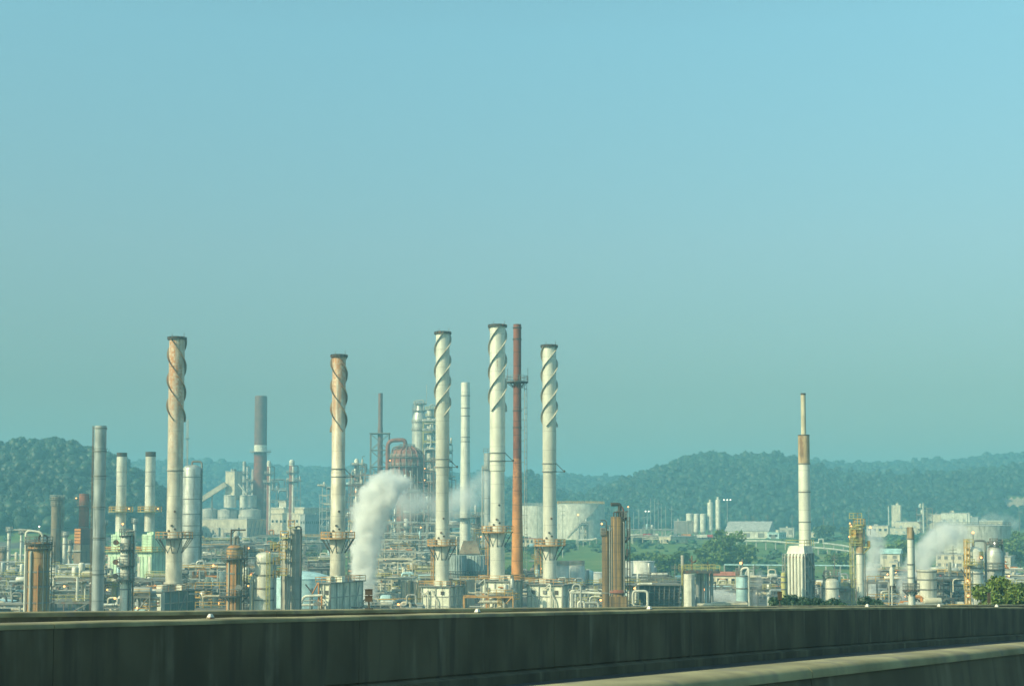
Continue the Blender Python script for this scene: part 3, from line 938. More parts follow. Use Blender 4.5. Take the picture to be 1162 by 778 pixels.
# extra paint
mat('strake_dark', (.20, .16, .10), .6, 0, rust=.5)
mat('yellowrust', (.56, .30, .09), .65, 0, rust=.4, rcol=(.30, .13, .05))
mat('vessel_white', (.66, .64, .54), .5, .1, rust=.1, rcol=(.3, .2, .1), bands=2.4, bdark=.82, dirt=.3, dcol=(.28, .25, .18), streak=(1.4, 1.4, .06))

# ================================================================== THE SIX HELICAL STACKS
helical('leftmost helical stack, rust stained orange with dark spiral fins, above a long teal furnace', 199, 300, 383, 8.7, 8.9, 610, 21, 662, 478, 87, -1, 'stack_rusty', 2.6, (534,), None)
helical('shortest helical stack, rust stained orange near its top, beside the rising white steam', 384, 300, 403, 7.6, 8.4, 610, 19.5, 660, 490, 78, -1, 'stack_rusty', 1.2, (532, 541), (1, 532, 541, 9), )
helical('pale helical stack with a yellow ladder, standing just behind the drifting steam', 502, 330, 377, 7.8, 7.5, 618, 17, 662, 473, 72, 1, 'stack_clean', .7, (521, 530), (1, 521, 530, 9), (pi * .96, 618, 680))
helical('tallest and widest pale helical stack, beside the plain red brown stack', 564.5, 315, 369, 8.8, 8.2, 603, 18, 657, 467, 84, 1, 'stack_clean', 1.9, (514, 523), (1, 514, 523, 9), (pi * .96, 603, 652))
helical('pale helical stack with stained top, nearest the green slope and big white tank', 623.5, 317, 392, 7.8, 7.6, 618, 18, 660, 484, 72, 1, 'stack_clean', .1, (526, 535), (1, 526, 535, 9), (pi * 1.02, 618, 650))
furnace('long ribbed teal furnace with a white end under the leftmost rusty stack', 168, 183, 221, 291.5, 672, 'teal', seed=1)  # shade of the long side painted in as teal
cw = Corner('furnace_lit_end', 'lit white end of the long teal furnace with a small red mark', 'cabinet', 170, 182.5, 184, 290, zb=0)  # sunlit end face of the furnace, added as a separate white box
cw.box('body', 'white', -cw.w, 0, 0, 1.2, 0, cw.z(672)); cw.box('label_plate', 'redpaint', -cw.w * .8, -cw.w * .25, -.06, -.003, cw.z(685), cw.z(683.6))
furnace('ribbed grey green furnace under the shorter rusty stack beside the steam', 361, 374, 404, 292, 662, 'furnace_white', seed=2)
furnace('cream furnace with bright front under the pale stack near the steam', 478, 510, 524, 325, 666, seed=3)
furnace('cream furnace on a yellow railed deck under the tallest helical stack', 546, 578, 592, 310, 660, seed=4)
furnace('wide cream furnace of several blocks under the stack nearest the green slope', 599, 638, 652, 312, 664, seed=5)

# plain red brown stack
s = Spot(587, 335, 520, zb=W(587, 668, 335).z)
t = thing('brick_red_stack', 'plain red brown stack with orange lower half and a single high platform', 'chimney', s.o)
k = s.k; zz = s.z
mb = MB(); mb.lathe([(4.55 * k, zz(432)), (4.5 * k, zz(368)), (3.6 * k, zz(368)), (3.6 * k, zz(372))], n=28, caps=False); mb.build('upper_shaft', 'redstack', t)
mb = MB(); mb.lathe([(4.8 * k, zz(520)), (4.55 * k, zz(433))], n=28, caps=False); mb.build('middle_shaft', 'redstack', t)
mb = MB(); mb.lathe([(7.2 * k, 0), (6.6 * k, zz(640)), (4.8 * k, zz(520))], n=28, caps=False); mb.build('lower_shaft', 'orangestack', t)
mb = MB(); mb.annulus(4.4 * k, 12.5 * k, zz(433) - .25, zz(433)); pl = mb.build('platform', 'darksteel', t)
mb = MB(); mb.ringrail(12.3 * k, zz(433), 1.3, t=.06, posts=14); mb.build('railing', 'midsteel', pl)
mb = MB()
for x, h in ((-11, 3), (4, 2.5), (12, 3.2), (1, 1.8)): mb.tube((x * k, -1, zz(433)), (x * k, -1, zz(433) + h), .06, n=5)
for i in range(8):
    a = i * pi / 4; mb.tube((12 * k * cos(a), 12 * k * sin(a), zz(433) - .2), (4.6 * k * cos(a), 4.6 * k * sin(a), zz(440)), .08, n=5)
mb.build('bracket', 'darksteel', pl)
for b in (372, 385, 466, 485):
    mb = MB(); mb.annulus(4.4 * k, 4.55 * k + .14, zz(b) - .12, zz(b) + .12); mb.build('band', 'rim', t)
mb = MB(); mb.ladder(8.2 * k, 0, zz(660), zz(436), 0, w=.8, t=.07, step=1.0)
for q in range(440, 660, 12): mb.tube((4.4 * k, 0, zz(q)), (8.0 * k, 0, zz(q)), .05, n=4)
mb.build('ladder', 'palesteel', t)
c = Corner('stack_base', 'grey blue box base under the plain red brown stack', 'base', 579, 587, 595, 329, zb=0)
c.box('block', 'steelgrey', -c.w, 0, 0, c.d * .6, 0, c.z(668)); c.box('cap', 'midsteel', -c.w - .1, .1, -.1, c.d * .6 + .1, c.z(668), c.z(668) + .15)
for i in range(3): c.box('door', 'midsteel', -c.w * .8 + i * .7, -c.w * .8 + i * .7 + .5, -.08, -.003, 1, 3)

# ================================================================== FOREGROUND COLUMNS
P2 = 2 * pi
t, s, R, H = column('fat rust streaked column with a black railed top and looping pipe, beyond the parapet end', 43.5, 260, 614, 12.2, 'rustcol',
    plats=((622, 14.5), (616, 15.5)), rings=(648, 665, 683), pipes=((FR - .35, 1.4, 625, 692, 0, 'palesteel'), (FR + .3, .9, 640, 692, 0, 'rustcol'), (FR + .75, .8, 622, 692, 0, 'midsteel'), (FR + 1.15, .7, 626, 692, 0, 'midsteel'), (FR - .9, .8, 622, 692, 0, 'midsteel')),
    neck=(FR + 1.4, 1.1, 607, 622, 10, 'rim'), lad=.2, platmat='rim')
mb = MB(); k = s.k; mb.sweep([(-12.8 * k, -1, 0), (-12.8 * k, -1, s.z(602)), (-4 * k, -1, s.z(602)), (6 * k, -1, s.z(604)), (6 * k, -1, s.z(618))], 1.25 * k, 10, 1.0); mb.build('riser_pipe', 'white', t)
mb = MB(); mb.tube((-29 * k, 0, s.z(601)), (-11 * k, 0, s.z(601)), .14); mb.tube((-20 * k, 0, s.z(601)), (-13 * k, 0, s.z(608)), .1); mb.tube((0, 0, s.z(612)), (0, 0, s.z(597)), .08); mb.build('davit_arm', 'palesteel', t)
lamp(t, 0, 0, s.z(597), .15, 'lamp_white')
column('tall plain grey blue chimney with a caged ladder up its side', 112.5, 280, 483, 6.6, 'steelgrey', name='steel_chimney', cat='chimney', dome=False, lad=pi * .98, rings=(486, 512, 540, 575, 610, 651), ref=585)
t, s, R, H = column('narrow column ringed by four dark stacked platforms before the pale green heaters', 142.5, 270, 606, 6.0, 'rustcream' if False else 'vessel_white',
    plats=((623, 9.5), (641, 10), (657, 10.5), (607, 8)), pipes=((FR + .8, 1.0, 612, 692, 0, 'darksteel'), (FR + 1.2, .8, 605, 692, .1, 'teal'), (.3, 1.0, 603, 692, .2, 'teal')), neck=(.1, .8, 602, 640, 9.5, 'palesteel'), lad=.0, lampz=((133, 678),), rings=(630, 668))
for z_ in (615, 637, 653):
    mb = MB(); mb.tube((-1.5, -R, s.z(z_)), (-1.5, -R - .6, s.z(z_)), .42, n=12); mb.tube((-1.5, -R - .6, s.z(z_)), (-1.5, -R - .7, s.z(z_)), .52, n=12); mb.build('manway', 'rim', t)
t, s, R, H = column('orange rust stained column with two wide dark platforms and a crane arm on top', 266, 260, 618, 9.0, 'rustcol',
    plats=((633, 15), (675, 17)), pipes=((FR + .35, 1.0, 640, 692, 0, 'rustcol'), (FR - .5, .8, 630, 692, 0, 'palesteel'), (FR + 1.0, .9, 630, 692, 0, 'midsteel')), rings=(622, 650), neck=(.3, 1.6, 609, 617, 4, 'midsteel'), lad=.4)
mb = MB(); k = s.k; mb.tube((-3 * k, -1, s.z(618)), (-3 * k, -1, s.z(601)), .13); mb.tube((-3.5 * k, -1, s.z(601)), (13.5 * k, -1, s.z(601)), .13); mb.tube((-3 * k, -1, s.z(606)), (2 * k, -1, s.z(601)), .09); mb.build('davit_arm', 'rim', t)
mb = MB(); mb.tube((1.2, -R, s.z(666)), (1.2, -R - .7, s.z(666)), .5, n=14); mb.tube((1.2, -R - .7, s.z(666)), (1.2, -R - .8, s.z(666)), .62, n=14); mb.build('manway', 'midsteel', t)
t, s, R, H = column('round topped silvery column with yellow ladder beside the square concrete tower', 300.5, 262, 626, 11, 'vessel_white', lad=FR + .45, ladmat='olive', rings=(638, 652, 667, 680), pipes=((FR + 1.3, 1.4, 634, 692, .1, 'steelgrey'), (pi * .95, 1.2, 650, 692, .2, 'white'), (pi * 1.1, 1.2, 655, 692, .6, 'white')), plats=((622, 13, -.9, 1.2),), railmat='olive')
mb = MB()
for q in (625, 640, 655): mb.ringrail(R + .9, s.z(q), 1.3, -.8, .6, t=.08, posts=4)
mb.build('side_railing', 'yellow', t)

# square tower with pipes
s = Spot(331, 268, 650, 0); k = s.k
t = thing('pipe_tower', 'square concrete tower with tall pipes and yellow landings beside the silvery column', 'tower', s.o)
mb = MB(); mb.box((3 * k, 1.2, s.z(600) / 2), (9 * k, 2.2, s.z(600)), GRID); mb.build('shaft', 'concrete', t)
mb = MB(); mb.box((-9 * k, 2.6, s.z(605) / 2), (5 * k, 1.6, s.z(605)), GRID); mb.build('rear_shaft', 'concrete', t)
for x, r, pt in ((-4, 1.1, 606), (-6.5, .8, 604), (-1.8, .9, 598), (-11, .8, 612)):
    mb = MB(); mb.sweep([(x * k, -.6, 0), (x * k, -.6, s.z(pt)), (x * k + 1.2, .4, s.z(pt))], r * k, 9, .5); mb.build('pipe', 'palesteel', t)
mb = MB(); mb.sweep([(10.5 * k, -.4, 0), (10.5 * k, -.4, s.z(597)), (5 * k, -.4, s.z(597)), (5 * k, -.4, s.z(600))], .9 * k, 9, .8); mb.build('loop_pipe', 'darksteel', t)
for q, x0, x1 in ((610, -12, -3), (622, -14, -4), (634, -13, -6), (652, -20, -4), (598, -3, 4)):
    mb = MB(); mb.box(((x0 + x1) / 2 * k, -.3, s.z(q)), ((x1 - x0) * k, 2.4, .18)); pl = mb.build('landing', 'olive', t)
    mb = MB(); mb.rail([(x0 * k, -1.4, s.z(q) + .1), (x1 * k, -1.4, s.z(q) + .1)], 1.2, .07, .9); mb.build('railing', 'yellow', pl)
lamp(t, -9 * k, -1.5, s.z(606), .14)

# twin brown columns
for px, r, top, lab, nk in ((701.5, 8.2, 586, 'taller of the twin brown insulated columns, with a hooked dark pipe on top', True), (688.5, 5.4, 602, 'shorter and thinner of the twin brown insulated columns', False)):
    t, s, R, H = column(lab, px, 268 if nk else 271, top, r, 'browncol', dome=False, group='twin brown columns', lad=-.2 if nk else None, plats=((587, 10.5, -.8, 1.4), (609, 14, -.6, .6), (630, 12, -.6, .6)) if nk else ((606, 7, 2, 4.5),), pipes=((FR + .75, .9, 592, 692, .05, 'midsteel'), (FR - .95, .7, 598, 692, 0, 'midsteel')) if nk else ((FR + .5, .6, 596, 692, .1, 'steelgrey'),),
        rings=(672,), platmat='rim')
    k = s.k
    if nk:
        mb = MB(); mb.sweep([(2 * k, 0, H), (2 * k, 0, s.z(572)), (8 * k, 0, s.z(580))][:2] + [(-8 * k, -.5, s.z(572))], .35, 8, .3) ; mb.build('davit_arm', 'rim', t)
        mb = MB(); mb.sweep([(7 * k, 0, s.z(592)), (7 * k, 0, s.z(582)), (5 * k, 0, s.z(574)), (-7 * k, 0, s.z(571))], .9 * k, 9, 1.6, 6); mb.build('overhead_pipe', 'redstack', t)
        mb = MB(); mb.lathe([(R * 1.25, s.z(672)), (R * .9, s.z(667))], n=24); mb.build('cone', 'redstack', t)
        mb = MB(); mb.box((0, 0, s.z(676) / 2), (R * 2.3, R * 2.3, s.z(676))); mb.build('plinth', 'browncol', t)
        for q in (-5, -2, 2, 5):
            mb = MB(); mb.sweep([(q * k, -.4, H - .3), (q * k, -.4, s.z(581)), (q * k + 1, -.4, s.z(580))], .14, 7, .3); mb.build('top_pipe', 'rim', t)
        lamp(t, -19 * k, -R, s.z(594), .18)
        mb = MB(); mb.tube((-19 * k, -R, s.z(595)), (-6 * k, -R * .5, s.z(597)), .07, n=5); mb.build('lamp_arm', 'midsteel', t)
    else:
        mb = MB(); mb.sweep([(0, 0, H), (0, 0, s.z(590)), (-7 * k, 0, s.z(590))], .6 * k, 8, .6); mb.build('overhead_pipe', 'rim', t)

# ================================================================== RIGHT GROUP
t, s, R, H = column('tall slender stack with a rusty collar and thin tip above the ribbed white furnace', 912.3, 300, 493, 6.4, 'stack_clean', name='steel_stack', cat='chimney', dome=False, zb=W(912, 624, 300).z, ref=520, rings=(526, 558, 592),
    prof=[(6.8, 624), (6.7, 592), (6.6, 558), (6.4, 527)])
k = s.k
mb = MB(); mb.lathe([(6.4 * k, s.z(527)), (6.4 * k, s.z(494)), (5 * k, s.z(494))], n=32, caps=False); mb.build('sooty_collar', 'soot_collar', t)
mb = MB(); mb.annulus(2.6 * k, 6.6 * k, s.z(494.3), s.z(493.2)); mb.build('collar_rim', 'rim', t)
mb = MB(); mb.lathe([(2.9 * k, s.z(500)), (2.75 * k, s.z(446.5)), (2.2 * k, s.z(446.5))], n=20); mb.build('tip', 'stack_tip', t)
mb = MB(); mb.annulus(2.0 * k, 2.95 * k, s.z(448), s.z(446)); mb.build('tip_rim', 'rim', t)
c = Corner('furnace', 'ribbed white furnace with four tall ducts and a braced dark side, under the slender stack', 'furnace', 896, 913, 932, 292, zb=0)
z1 = c.z(628); w, d = c.w, c.d
c.box('casing', 'teal', -w, 0, 0, d, 0, z1)  # pale furnace; shade of its side painted into the casing colour
c.box('hood', 'white', -w - .15, .15, -.25, d + .1, z1, z1 + 1.6, taper=.85)
for i in range(5):
    x = -w + (i + .5) * w / 5
    mb = MB(); mb.sweep([(x, -.42, 0), (x, -.42, z1 - .5), (x, .2, z1 + .1)], w / 11.5, 10, .6); mb.build('duct', 'white', c.t)
mb = MB(); mb.box((-w / 2, -.5, z1 - .7), (w, .12, .25)); mb.build('duct_band', 'redstack', c.t)
mb = MB()
for i in range(4): mb.box((.14, d * i / 3, z1 / 2), (.3, .3, z1))
for i in range(5): mb.box((.14, d / 2, z1 * i / 5 + .3), (.2, d, .2))
mb.build('frame', 'palesteel', c.t)
for i in range(4):
    mb = MB(); mb.tube((.34, d * .05, z1 * (i + 1) / 4), (.34, d * .98, z1 * i / 4 + .3), .16, n=6); mb.build('brace', 'palesteel', c.t)
mb = MB(); mb.rail([(-w - .2, -.3, z1 + 1.6), (.2, -.3, z1 + 1.6), (.2, d, z1 + 1.6)], 1.2, .06); mb.build('railing', 'olive', c.t)
mb = MB(); mb.ladder(-w - .6, .5, 0, z1, pi, w=1.0, t=.09, step=1.0); mb.build('ladder', 'palesteel', c.t)
t, s, R, H = column('small ochre standpipe column just beside the ribbed white furnace', 889, 288, 649, 2.9, 'olive', name='standpipe', rings=(654, 660, 668), pipes=((.2, .8, 652, 692, .1),))
t, s, R, H = column('squat pale vessel with a small railed frame on its roof, beside the ribbed furnace', 942.5, 296, 655, 9, 'vessel_white', name='process_vessel', cat='vessel', rings=(667,), lampz=None, neck=(pi * .9, .9, 648, 660, 8, 'white'))
mb = MB(); k = s.k
for x in (-7, -2, 3, 8): mb.box((x * k, 0, s.z(652)), (.2, .2, s.z(646.5) - s.z(658)))
mb.box((0, 0, s.z(653)), (17 * k, 2.5, .2)); mb.rail([(-8.5 * k, -1.2, s.z(653)), (8.5 * k, -1.2, s.z(653))], 1.2, .06, 1)
mb.build('roof_frame', 'midsteel', t)
t, s, R, H = column('white column with rust stained top and yellow ladder tower at its side', 975.8, 300, 597, 4.2, 'stack_clean', prof=None, plats=((595, 7), (620, 12, -.7, .5), (608, 9, 2.2, 4.0)), dome=True, railmat='yellow', platmat='olive', lampz=((987, 598),), rings=(628,), pipes=((FR + 1.2, .8, 600, 692, .1, 'midsteel'), (pi, 1.4, 610, 692, .3, 'palesteel')))
k = s.k
mb = MB(); mb.lathe([(4.3 * k, s.z(627)), (4.25 * k, s.z(600))], n=28, caps=False); mb.build('rusty_cladding', 'soot_collar', t)
mb = MB()
for x in (-10, -7):
    for y in (-.3, .9): mb.box((x * k, y, s.z(598) / 2), (.14, .14, s.z(598)))
for q in range(602, 690, 8): mb.box((-8.5 * k, .3, s.z(q)), (3.4 * k, 1.4, .12))
mb.build('ladder_tower', 'olive', t)
for q in (588, 600, 604, 616, 618):
    mb = MB(); mb.rail([(-12 * k, -.8, s.z(q)), (2 * k, -.8, s.z(q))], 1.1, .07, .8); mb.box((-5 * k, -.3, s.z(q)), (12 * k, 1.4, .14)); mb.build('landing', 'olive', t)
lamp(t, -12 * k, -1.2, s.z(593.5), .16); lamp(t, -13 * k, -1.2, s.z(608.5), .16)
for (px, top, r, mt, lab) in ((1033.6, 598, 3.5, 'stack_clean', 'slim white chimney with a brown rusty mouth and a low dark platform'),):
    t, s, R, H = column(lab, px, 270, top, r, mt, name='steel_chimney', cat='chimney', dome=False, plats=((669, 9.5), (668.4, 5)), rings=(611, 640, 655), platmat='rim', pipes=((.2, .5, 602, 692, .1, 'midsteel'),))
    mb = MB(); mb.lathe([(3.62 * s.k, s.z(611)), (3.6 * s.k, s.z(597.8)), (2.9 * s.k, s.z(597.8))], n=28, caps=False); mb.build('rusty_mouth', 'soot_collar', t)
t, s, R, H = column('wide pale cylindrical vessel venting steam beside the slim white chimney', 1051.5, 300, 646, 10.8, 'vessel_white', name='process_vessel', cat='vessel', dome=False, rings=(648, 668, 657))
mb = MB(); k = s.k; mb.sweep([(-1.5 * k, -R - .6, 0), (-1.5 * k, -R - .6, s.z(682)), (3 * k, -R - .6, s.z(682)), (3 * k, -R - .6, 0)], .35, 8, .5); mb.build('vent_loop', 'rim', t)
column('short bright silver cylinder on a thin post beside the drifting steam', 1011.8, 280, 643, 2.3, 'white', name='vent_silencer', cat='vent', prof=[(.7, 692), (.7, 665), (2.3, 664), (2.4, 645), (1.2, 643)], rings=())
t, s, R, H = column('platformed white column with yellow ladder tower and a big dark hooked pipe', 1105, 300, 620, 10, 'vessel_white', plats=((643, 11.5), (632, 11, -1.2, .8), (668, 11.6)), rings=(650, 662, 676), platmat='midsteel', railmat='olive', neck=(.1, 1.3, 613, 672, 14.5, 'midsteel'), lampz=((1110, 632), (1094, 675), (1094, 658)))
k = s.k
mb = MB()
for x in (-12, -8.5):
    for y in (-2.2, -1.0): mb.box((x * k, y, s.z(611) / 2), (.16, .16, s.z(611)))
for q in range(614, 692, 7): mb.box((-10.2 * k, -1.6, s.z(q)), (4 * k, 1.5, .14))
mb.build('ladder_tower', 'yellow', t)
mb = MB(); mb.box((-8 * k, -1.6, s.z(640)), (8 * k, 3, .2)); mb.rail([(-12 * k, -3, s.z(640)), (-4 * k, -3, s.z(640))], 1.2, .07, 1); mb.rail([(-12 * k, -2.4, s.z(618)), (-4 * k, -2.4, s.z(618))], 1.2, .07, 1); mb.build('landing', 'olive', t)
mb = MB(); mb.tube((-9 * k, -2, s.z(658)), (-18 * k, -2, s.z(645)), .16); mb.build('brace', 'darksteel', t)
mb = MB(); mb.tube((0, 0, s.z(621)), (0, 0, s.z(604)), .1, n=6); mb.build('lamp_post', 'midsteel', t); lamp(t, 0, 0, s.z(604), .25)
t, s, R, H = column('silvery domed vessel with a shiny cap behind the bright green trees', 1128.5, 308, 622, 9.5, 'silver', prof=[(8.5, 692), (8.5, 646), (9.8, 645), (9.8, 632), (9.2, 626), (7, 621.5), (3, 618.5), (.05, 617.5)], plats=((645, 11.5), (617, 5)), railmat='midsteel', rings=(638,), pipes=((.2, 1.2, 618, 692, .2, 'steelgrey'), (.5, .8, 612, 692, .4, 'midsteel')))
for x, q in ((-3, 613), (1, 612), (4, 614), (9, 611)):
    mb = MB(); mb.tube((x * s.k, -.5, s.z(621)), (x * s.k, -.5, s.z(q)), .13, n=6); mb.build('vent_pipe', 'midsteel', t)
lamp(t, 0, -.5, s.z(616), .22, 'lamp_white')

# vessel group with the wide railed platform
s = Spot(795, 300, 660, 0); k = s.k
t = thing('vessel_platform', 'wide railed platform carried on pipes beside the white cylinder and the dark cooling tower', 'platform', s.o)
mb = MB(); mb.box((0, 2, s.z(648.5)), (42 * k, 7, .5)); mb.build('deck', 'darksteel', t)
for y_ in (-1.4, 5.4):
    mb = MB(); mb.rail([(-21 * k, y_, s.z(648)), (21 * k, y_, s.z(648))], 1.3, .07, 1.2); mb.build('railing', 'olive', t)
for x, r, mt in ((-1, 2.6, 'steelgrey'), (4, 2.3, 'concrete'), (8.5, 1.2, 'cyan'), (11.5, 1.4, 'palesteel'), (16, 2.0, 'steelgrey'), (-20, 1.4, 'midsteel')):
    mb = MB(); mb.tube((x * k, 3 + x * .1, 0), (x * k, 3 + x * .1, s.z(650)), r * k, n=14); mb.build('column', mt, t)
mb = MB()
for x in (-18, -21.5):
    mb.box((x * k, -1, s.z(641) / 2), (.3, .3, s.z(641)))
for q in range(645, 690, 6): mb.box((-19.7 * k, -1, s.z(q)), (4 * k, .3, .15))
mb.build('ladder_tower', 'olive', t)
mb = MB(); mb.tube((-18.5 * k, 3, s.z(648)), (-18.5 * k, 3, s.z(630)), .35, n=8); mb.build('vent_post', 'concrete', t)
mb = MB(); mb.tube((-9 * k, 1, s.z(648)), (-9 * k, 1, s.z(630)), .15, n=6); mb.sweep([(-12 * k, 1, s.z(634)), (-8 * k, 1, s.z(638)), (-4 * k, 1, s.z(636))], .22, 6); mb.tube((9 * k, 1, s.z(648)), (9 * k, 1, s.z(637)), .16, n=6); mb.build('vent_pipe', 'rim', t)
column('plain white concrete cylinder standing before the wide railed platform', 782, 294, 651, 6.3, 'vessel_white', name='process_vessel', cat='vessel', dome=False, pipes=((FR + .2, .5, 656, 692, 0, 'vessel_white'),))
t, s, R, H = column('light blue cylinder with a white hooked pipe over it, near the low steam', 841.5, 300, 652, 6.4, 'cyan', name='process_vessel', cat='vessel', dome=False, rings=(653, 667, 682), lampz=None, plats=((651, 7, 1.2, 4.2),))
k = s.k; mb = MB(); mb.sweep([(-.5 * k, 0, s.z(653)), (-.5 * k, 0, s.z(645)), (7.6 * k, -.5, s.z(643)), (7.6 * k, -.5, 0)], 1.3 * k, 10, 1.5, 6); mb.build('overhead_pipe', 'white', t)
mb = MB(); mb.tube((1 * k, 0, s.z(652)), (1 * k, 0, s.z(634)), .15, n=6); mb.build('vent_post', 'midsteel', t); lamp(t, -1 * k, -.3, s.z(638.5), .28)
s = Spot(800, 282, 688, 0)
t = thing('pipeline', 'long cream pipe lying low before the light blue cylinder and white cylinder', 'pipe', s.o)
mb = MB(); mb.tube((-9 * s.k, 0, s.z(686)), (48 * s.k, 0, s.z(685)), 1.9 * s.k, n=12); mb.build('pipe', 'cream', t)
mb = MB(); mb.tube((8 * s.k, -1, s.z(683)), (46 * s.k, -1, s.z(682.5)), .9 * s.k, n=10); mb.build('pipe', 'palesteel', t)
mb = MB()
for x in (-6, 10, 26, 44): mb.box((x * s.k, 0, s.z(688) / 2), (.6, 1.6, s.z(688)))
mb.build('support', 'concrete', t)

# dark louvred cooling tower
s = Spot(747, 300, 680, 0); k = s.k
t = thing('cooling_tower', 'low dark cooling tower with sloping louvred front and a pale slanted end', 'cooling tower', s.o)
zt = s.z(663); w0, w1 = 22.5 * k, 24 * k
mb = MB(); rows = 12
for i in range(rows):
    z0 = zt * i / rows; z1 = zt * (i + .82) / rows
    ya = -2.6 * (i / rows); 
    mb.add([(-w0, ya, z0), (w0, ya, z0), (w0, ya - .45, z1), (-w0, ya - .45, z1), (-w0, ya + .2, z1), (w0, ya + .2, z1)], [(0, 1, 2, 3), (3, 2, 5, 4)])
mb.build('louver_bank', 'louver', t)
mb = MB(); mb.box((0, 3.2, zt / 2), (w0 * 1.99, 5.6, zt)); mb.build('casing', 'teal', t)
mb = MB()
for i in range(9):
    x = -w0 + 2 * w0 * i / 8; mb.tube((x, .05, 0), (x, -2.9, zt), .12, n=5)
mb.build('rib', 'midsteel', t)
mb = MB(); mb.add([(-w0 - .3, 0, 0), (-w0 - .3, 6, 0), (-w0 - .3, 6, zt), (-w0 - .3, -3, zt), (-w0 - .02, 0, 0), (-w0 - .02, 6, 0), (-w0 - .02, 6, zt), (-w0 - .02, -3, zt)], [(0, 1, 2, 3)[::-1], (4, 5, 6, 7), (0, 3, 7, 4), (3, 2, 6, 7), (0, 4, 5, 1), (1, 5, 6, 2)]); mb.build('end_wall', 'white', t)
mb = MB(); mb.box((0, 1.2, zt + .12), (w1 * 2, 9, .24)); p = mb.build('fan_deck', 'midsteel', t)
for y_ in (-3, 5):
    mb = MB(); mb.rail([(-w1, y_, zt + .24), (w1, y_, zt + .24)], 1.2, .06, 1.5); mb.build('railing', 'midsteel', p)

# white pipe frame
s = Spot(659, 300, 675, 0); k = s.k
t = thing('pipe_manifold', 'white painted pipe loops and frame between the widest furnace and the brown columns', 'pipework', s.o)
for pts, r in (([(-11, 692), (-11, 670), (-7, 670)], 1.2), ([(-9, 692), (-9, 662.5), (0, 662.5), (0, 692)], 1.1), ([(-13, 672), (6, 672), (24, 673)], 1.6), ([(2, 684), (20, 683), (20, 692)], 1.5), ([(-3, 692), (-3, 682), (4, 682), (4, 692)], 1.3), ([(10, 692), (10, 676), (22, 676)], .8), ([(-6, 692), (-6, 678)], .7)):
    mb = MB(); mb.sweep([(a * k, random.uniform(-1.5, 1.5) * 0 - .1 * i, s.z(b)) for i, (a, b) in enumerate(pts)], r * k, 9, 1.0); mb.build('pipe', random.choice(['white', 'palesteel', 'white', 'cyan']), t)
mb = MB()
for x in (-12, -1, 9, 21): mb.box((x * k, 2.5, s.z(668) / 2), (.25, .25, s.z(668)))
for q in (670, 680): mb.box((4 * k, 2.5, s.z(q)), (36 * k, .25, .25))
mb.build('frame', 'palesteel', t)
# ================================================================== TANKS
def tank(label, p0, p1, Y, top, bot=None, matn='tank_white', roof=.10, rail=None, group=None, taper=1.0, stairs=False, name='storage_tank', roofmat=None):
    pc = (p0 + p1) / 2
    zb = None
    if bot is not None: zb = min(W(pc, bot, Y).z, hz(W(pc, bot, Y).x, Y) + 1.0)
    s = Spot(pc, Y, top, zb); R = (p1 - p0) / 2 * s.k; H = s.z(top)
    t = thing(name, label, 'tank', s.o, group=group)
    mb = MB(); mb.lathe([(R, -1), (R * taper, H * (1 if not roof else 1) - R * roof * .0)], n=48, caps=False); mb.build('shell', matn, t)
    mb = MB()
    pr = [(R * taper + .12, H - .15), (R * taper + .12, H)]
    for i in range(1, 6): a = i / 5; pr.append((max(.02, R * taper * (1 - a)), H + .02 + R * roof * (1 - (1 - a) ** 2)))
    mb.lathe(pr, n=48, caps=False); rf = mb.build('roof', roofmat or matn, t)
    if rail:
        mb = MB(); mb.ringrail(R * taper - .1, H, 1.4, t=.09, posts=36); mb.build('railing', rail, rf)
    if stairs:
        mb = MB(); pts = [((R + .5) * cos(-2.2 + i * .07), (R + .5) * sin(-2.2 + i * .07), H * i / 20) for i in range(21)]
        mb.sweep(pts, .22, 5); mb.sweep([(a, b, c + 1.2) for a, b, c in pts], .08, 5); mb.build('stair', 'palesteel', t)
    return t, s, R, H

tank('largest white storage tank with yellow roof railing above the green slope', 632, 686, 820, 571.5, 607, 'tank_pale', rail='yellow', roof=.02, stairs=True, group='white tanks on the hillside')
tank('white storage tank partly hidden by the red brown stack and a helical stack', 592, 629, 845, 573.5, 606, 'tank_pale', rail='palesteel', roof=.02, group='white tanks on the hillside')
tank('white domed tank low among the pipes behind the fat rust streaked column', 57.5, 105, 430, 642, None, roof=.12, matn='tank_white')
tank('big pale cyan domed tank between the square tower and the shorter rusty stack', 310, 377, 360, 655, None, roof=.22, matn='cyan', rail=None)
tank('blue grey open tank at the picture edge left of the fat rust streaked column', -25, 17, 300, 681, None, roof=.08, matn='cyan')
for p0, p1, Y, top, lab in ((629, 646, 440, 641.5, 'pale grey open tank nearer the helical stack, one of two on the slope foot'), (645, 663.5, 446, 641, 'pale grey tank overlapping its twin, further from the helical stack')):
    tank(lab, p0, p1, Y, top, matn='tank_white', roof=.01, rail='midsteel', group='twin tanks below the green slope')
tank('low white tank beside the shorter brown column, beyond the twin tanks', 663, 690, 470, 649, matn='tank_white', roof=.05)
for p0, p1, Y, top, lab in ((704, 722, 420, 636.5, 'bluish tapered tank half hidden by its neighbour, next to the brown columns'), (719, 742, 410, 636, 'bluish tapered tank standing in front of its neighbour, behind the dark cooling tower')):
    tank(lab, p0, p1, Y, top, matn='tank_white', roof=.01, taper=1.04, group='tapered pair of tanks')
t, s, R, H = tank('huge round concrete tank venting steam behind the platformed white column', 1066, 1144, 620, 596, None, matn='tank_grey', roof=.03, taper=1.03, rail='midsteel')
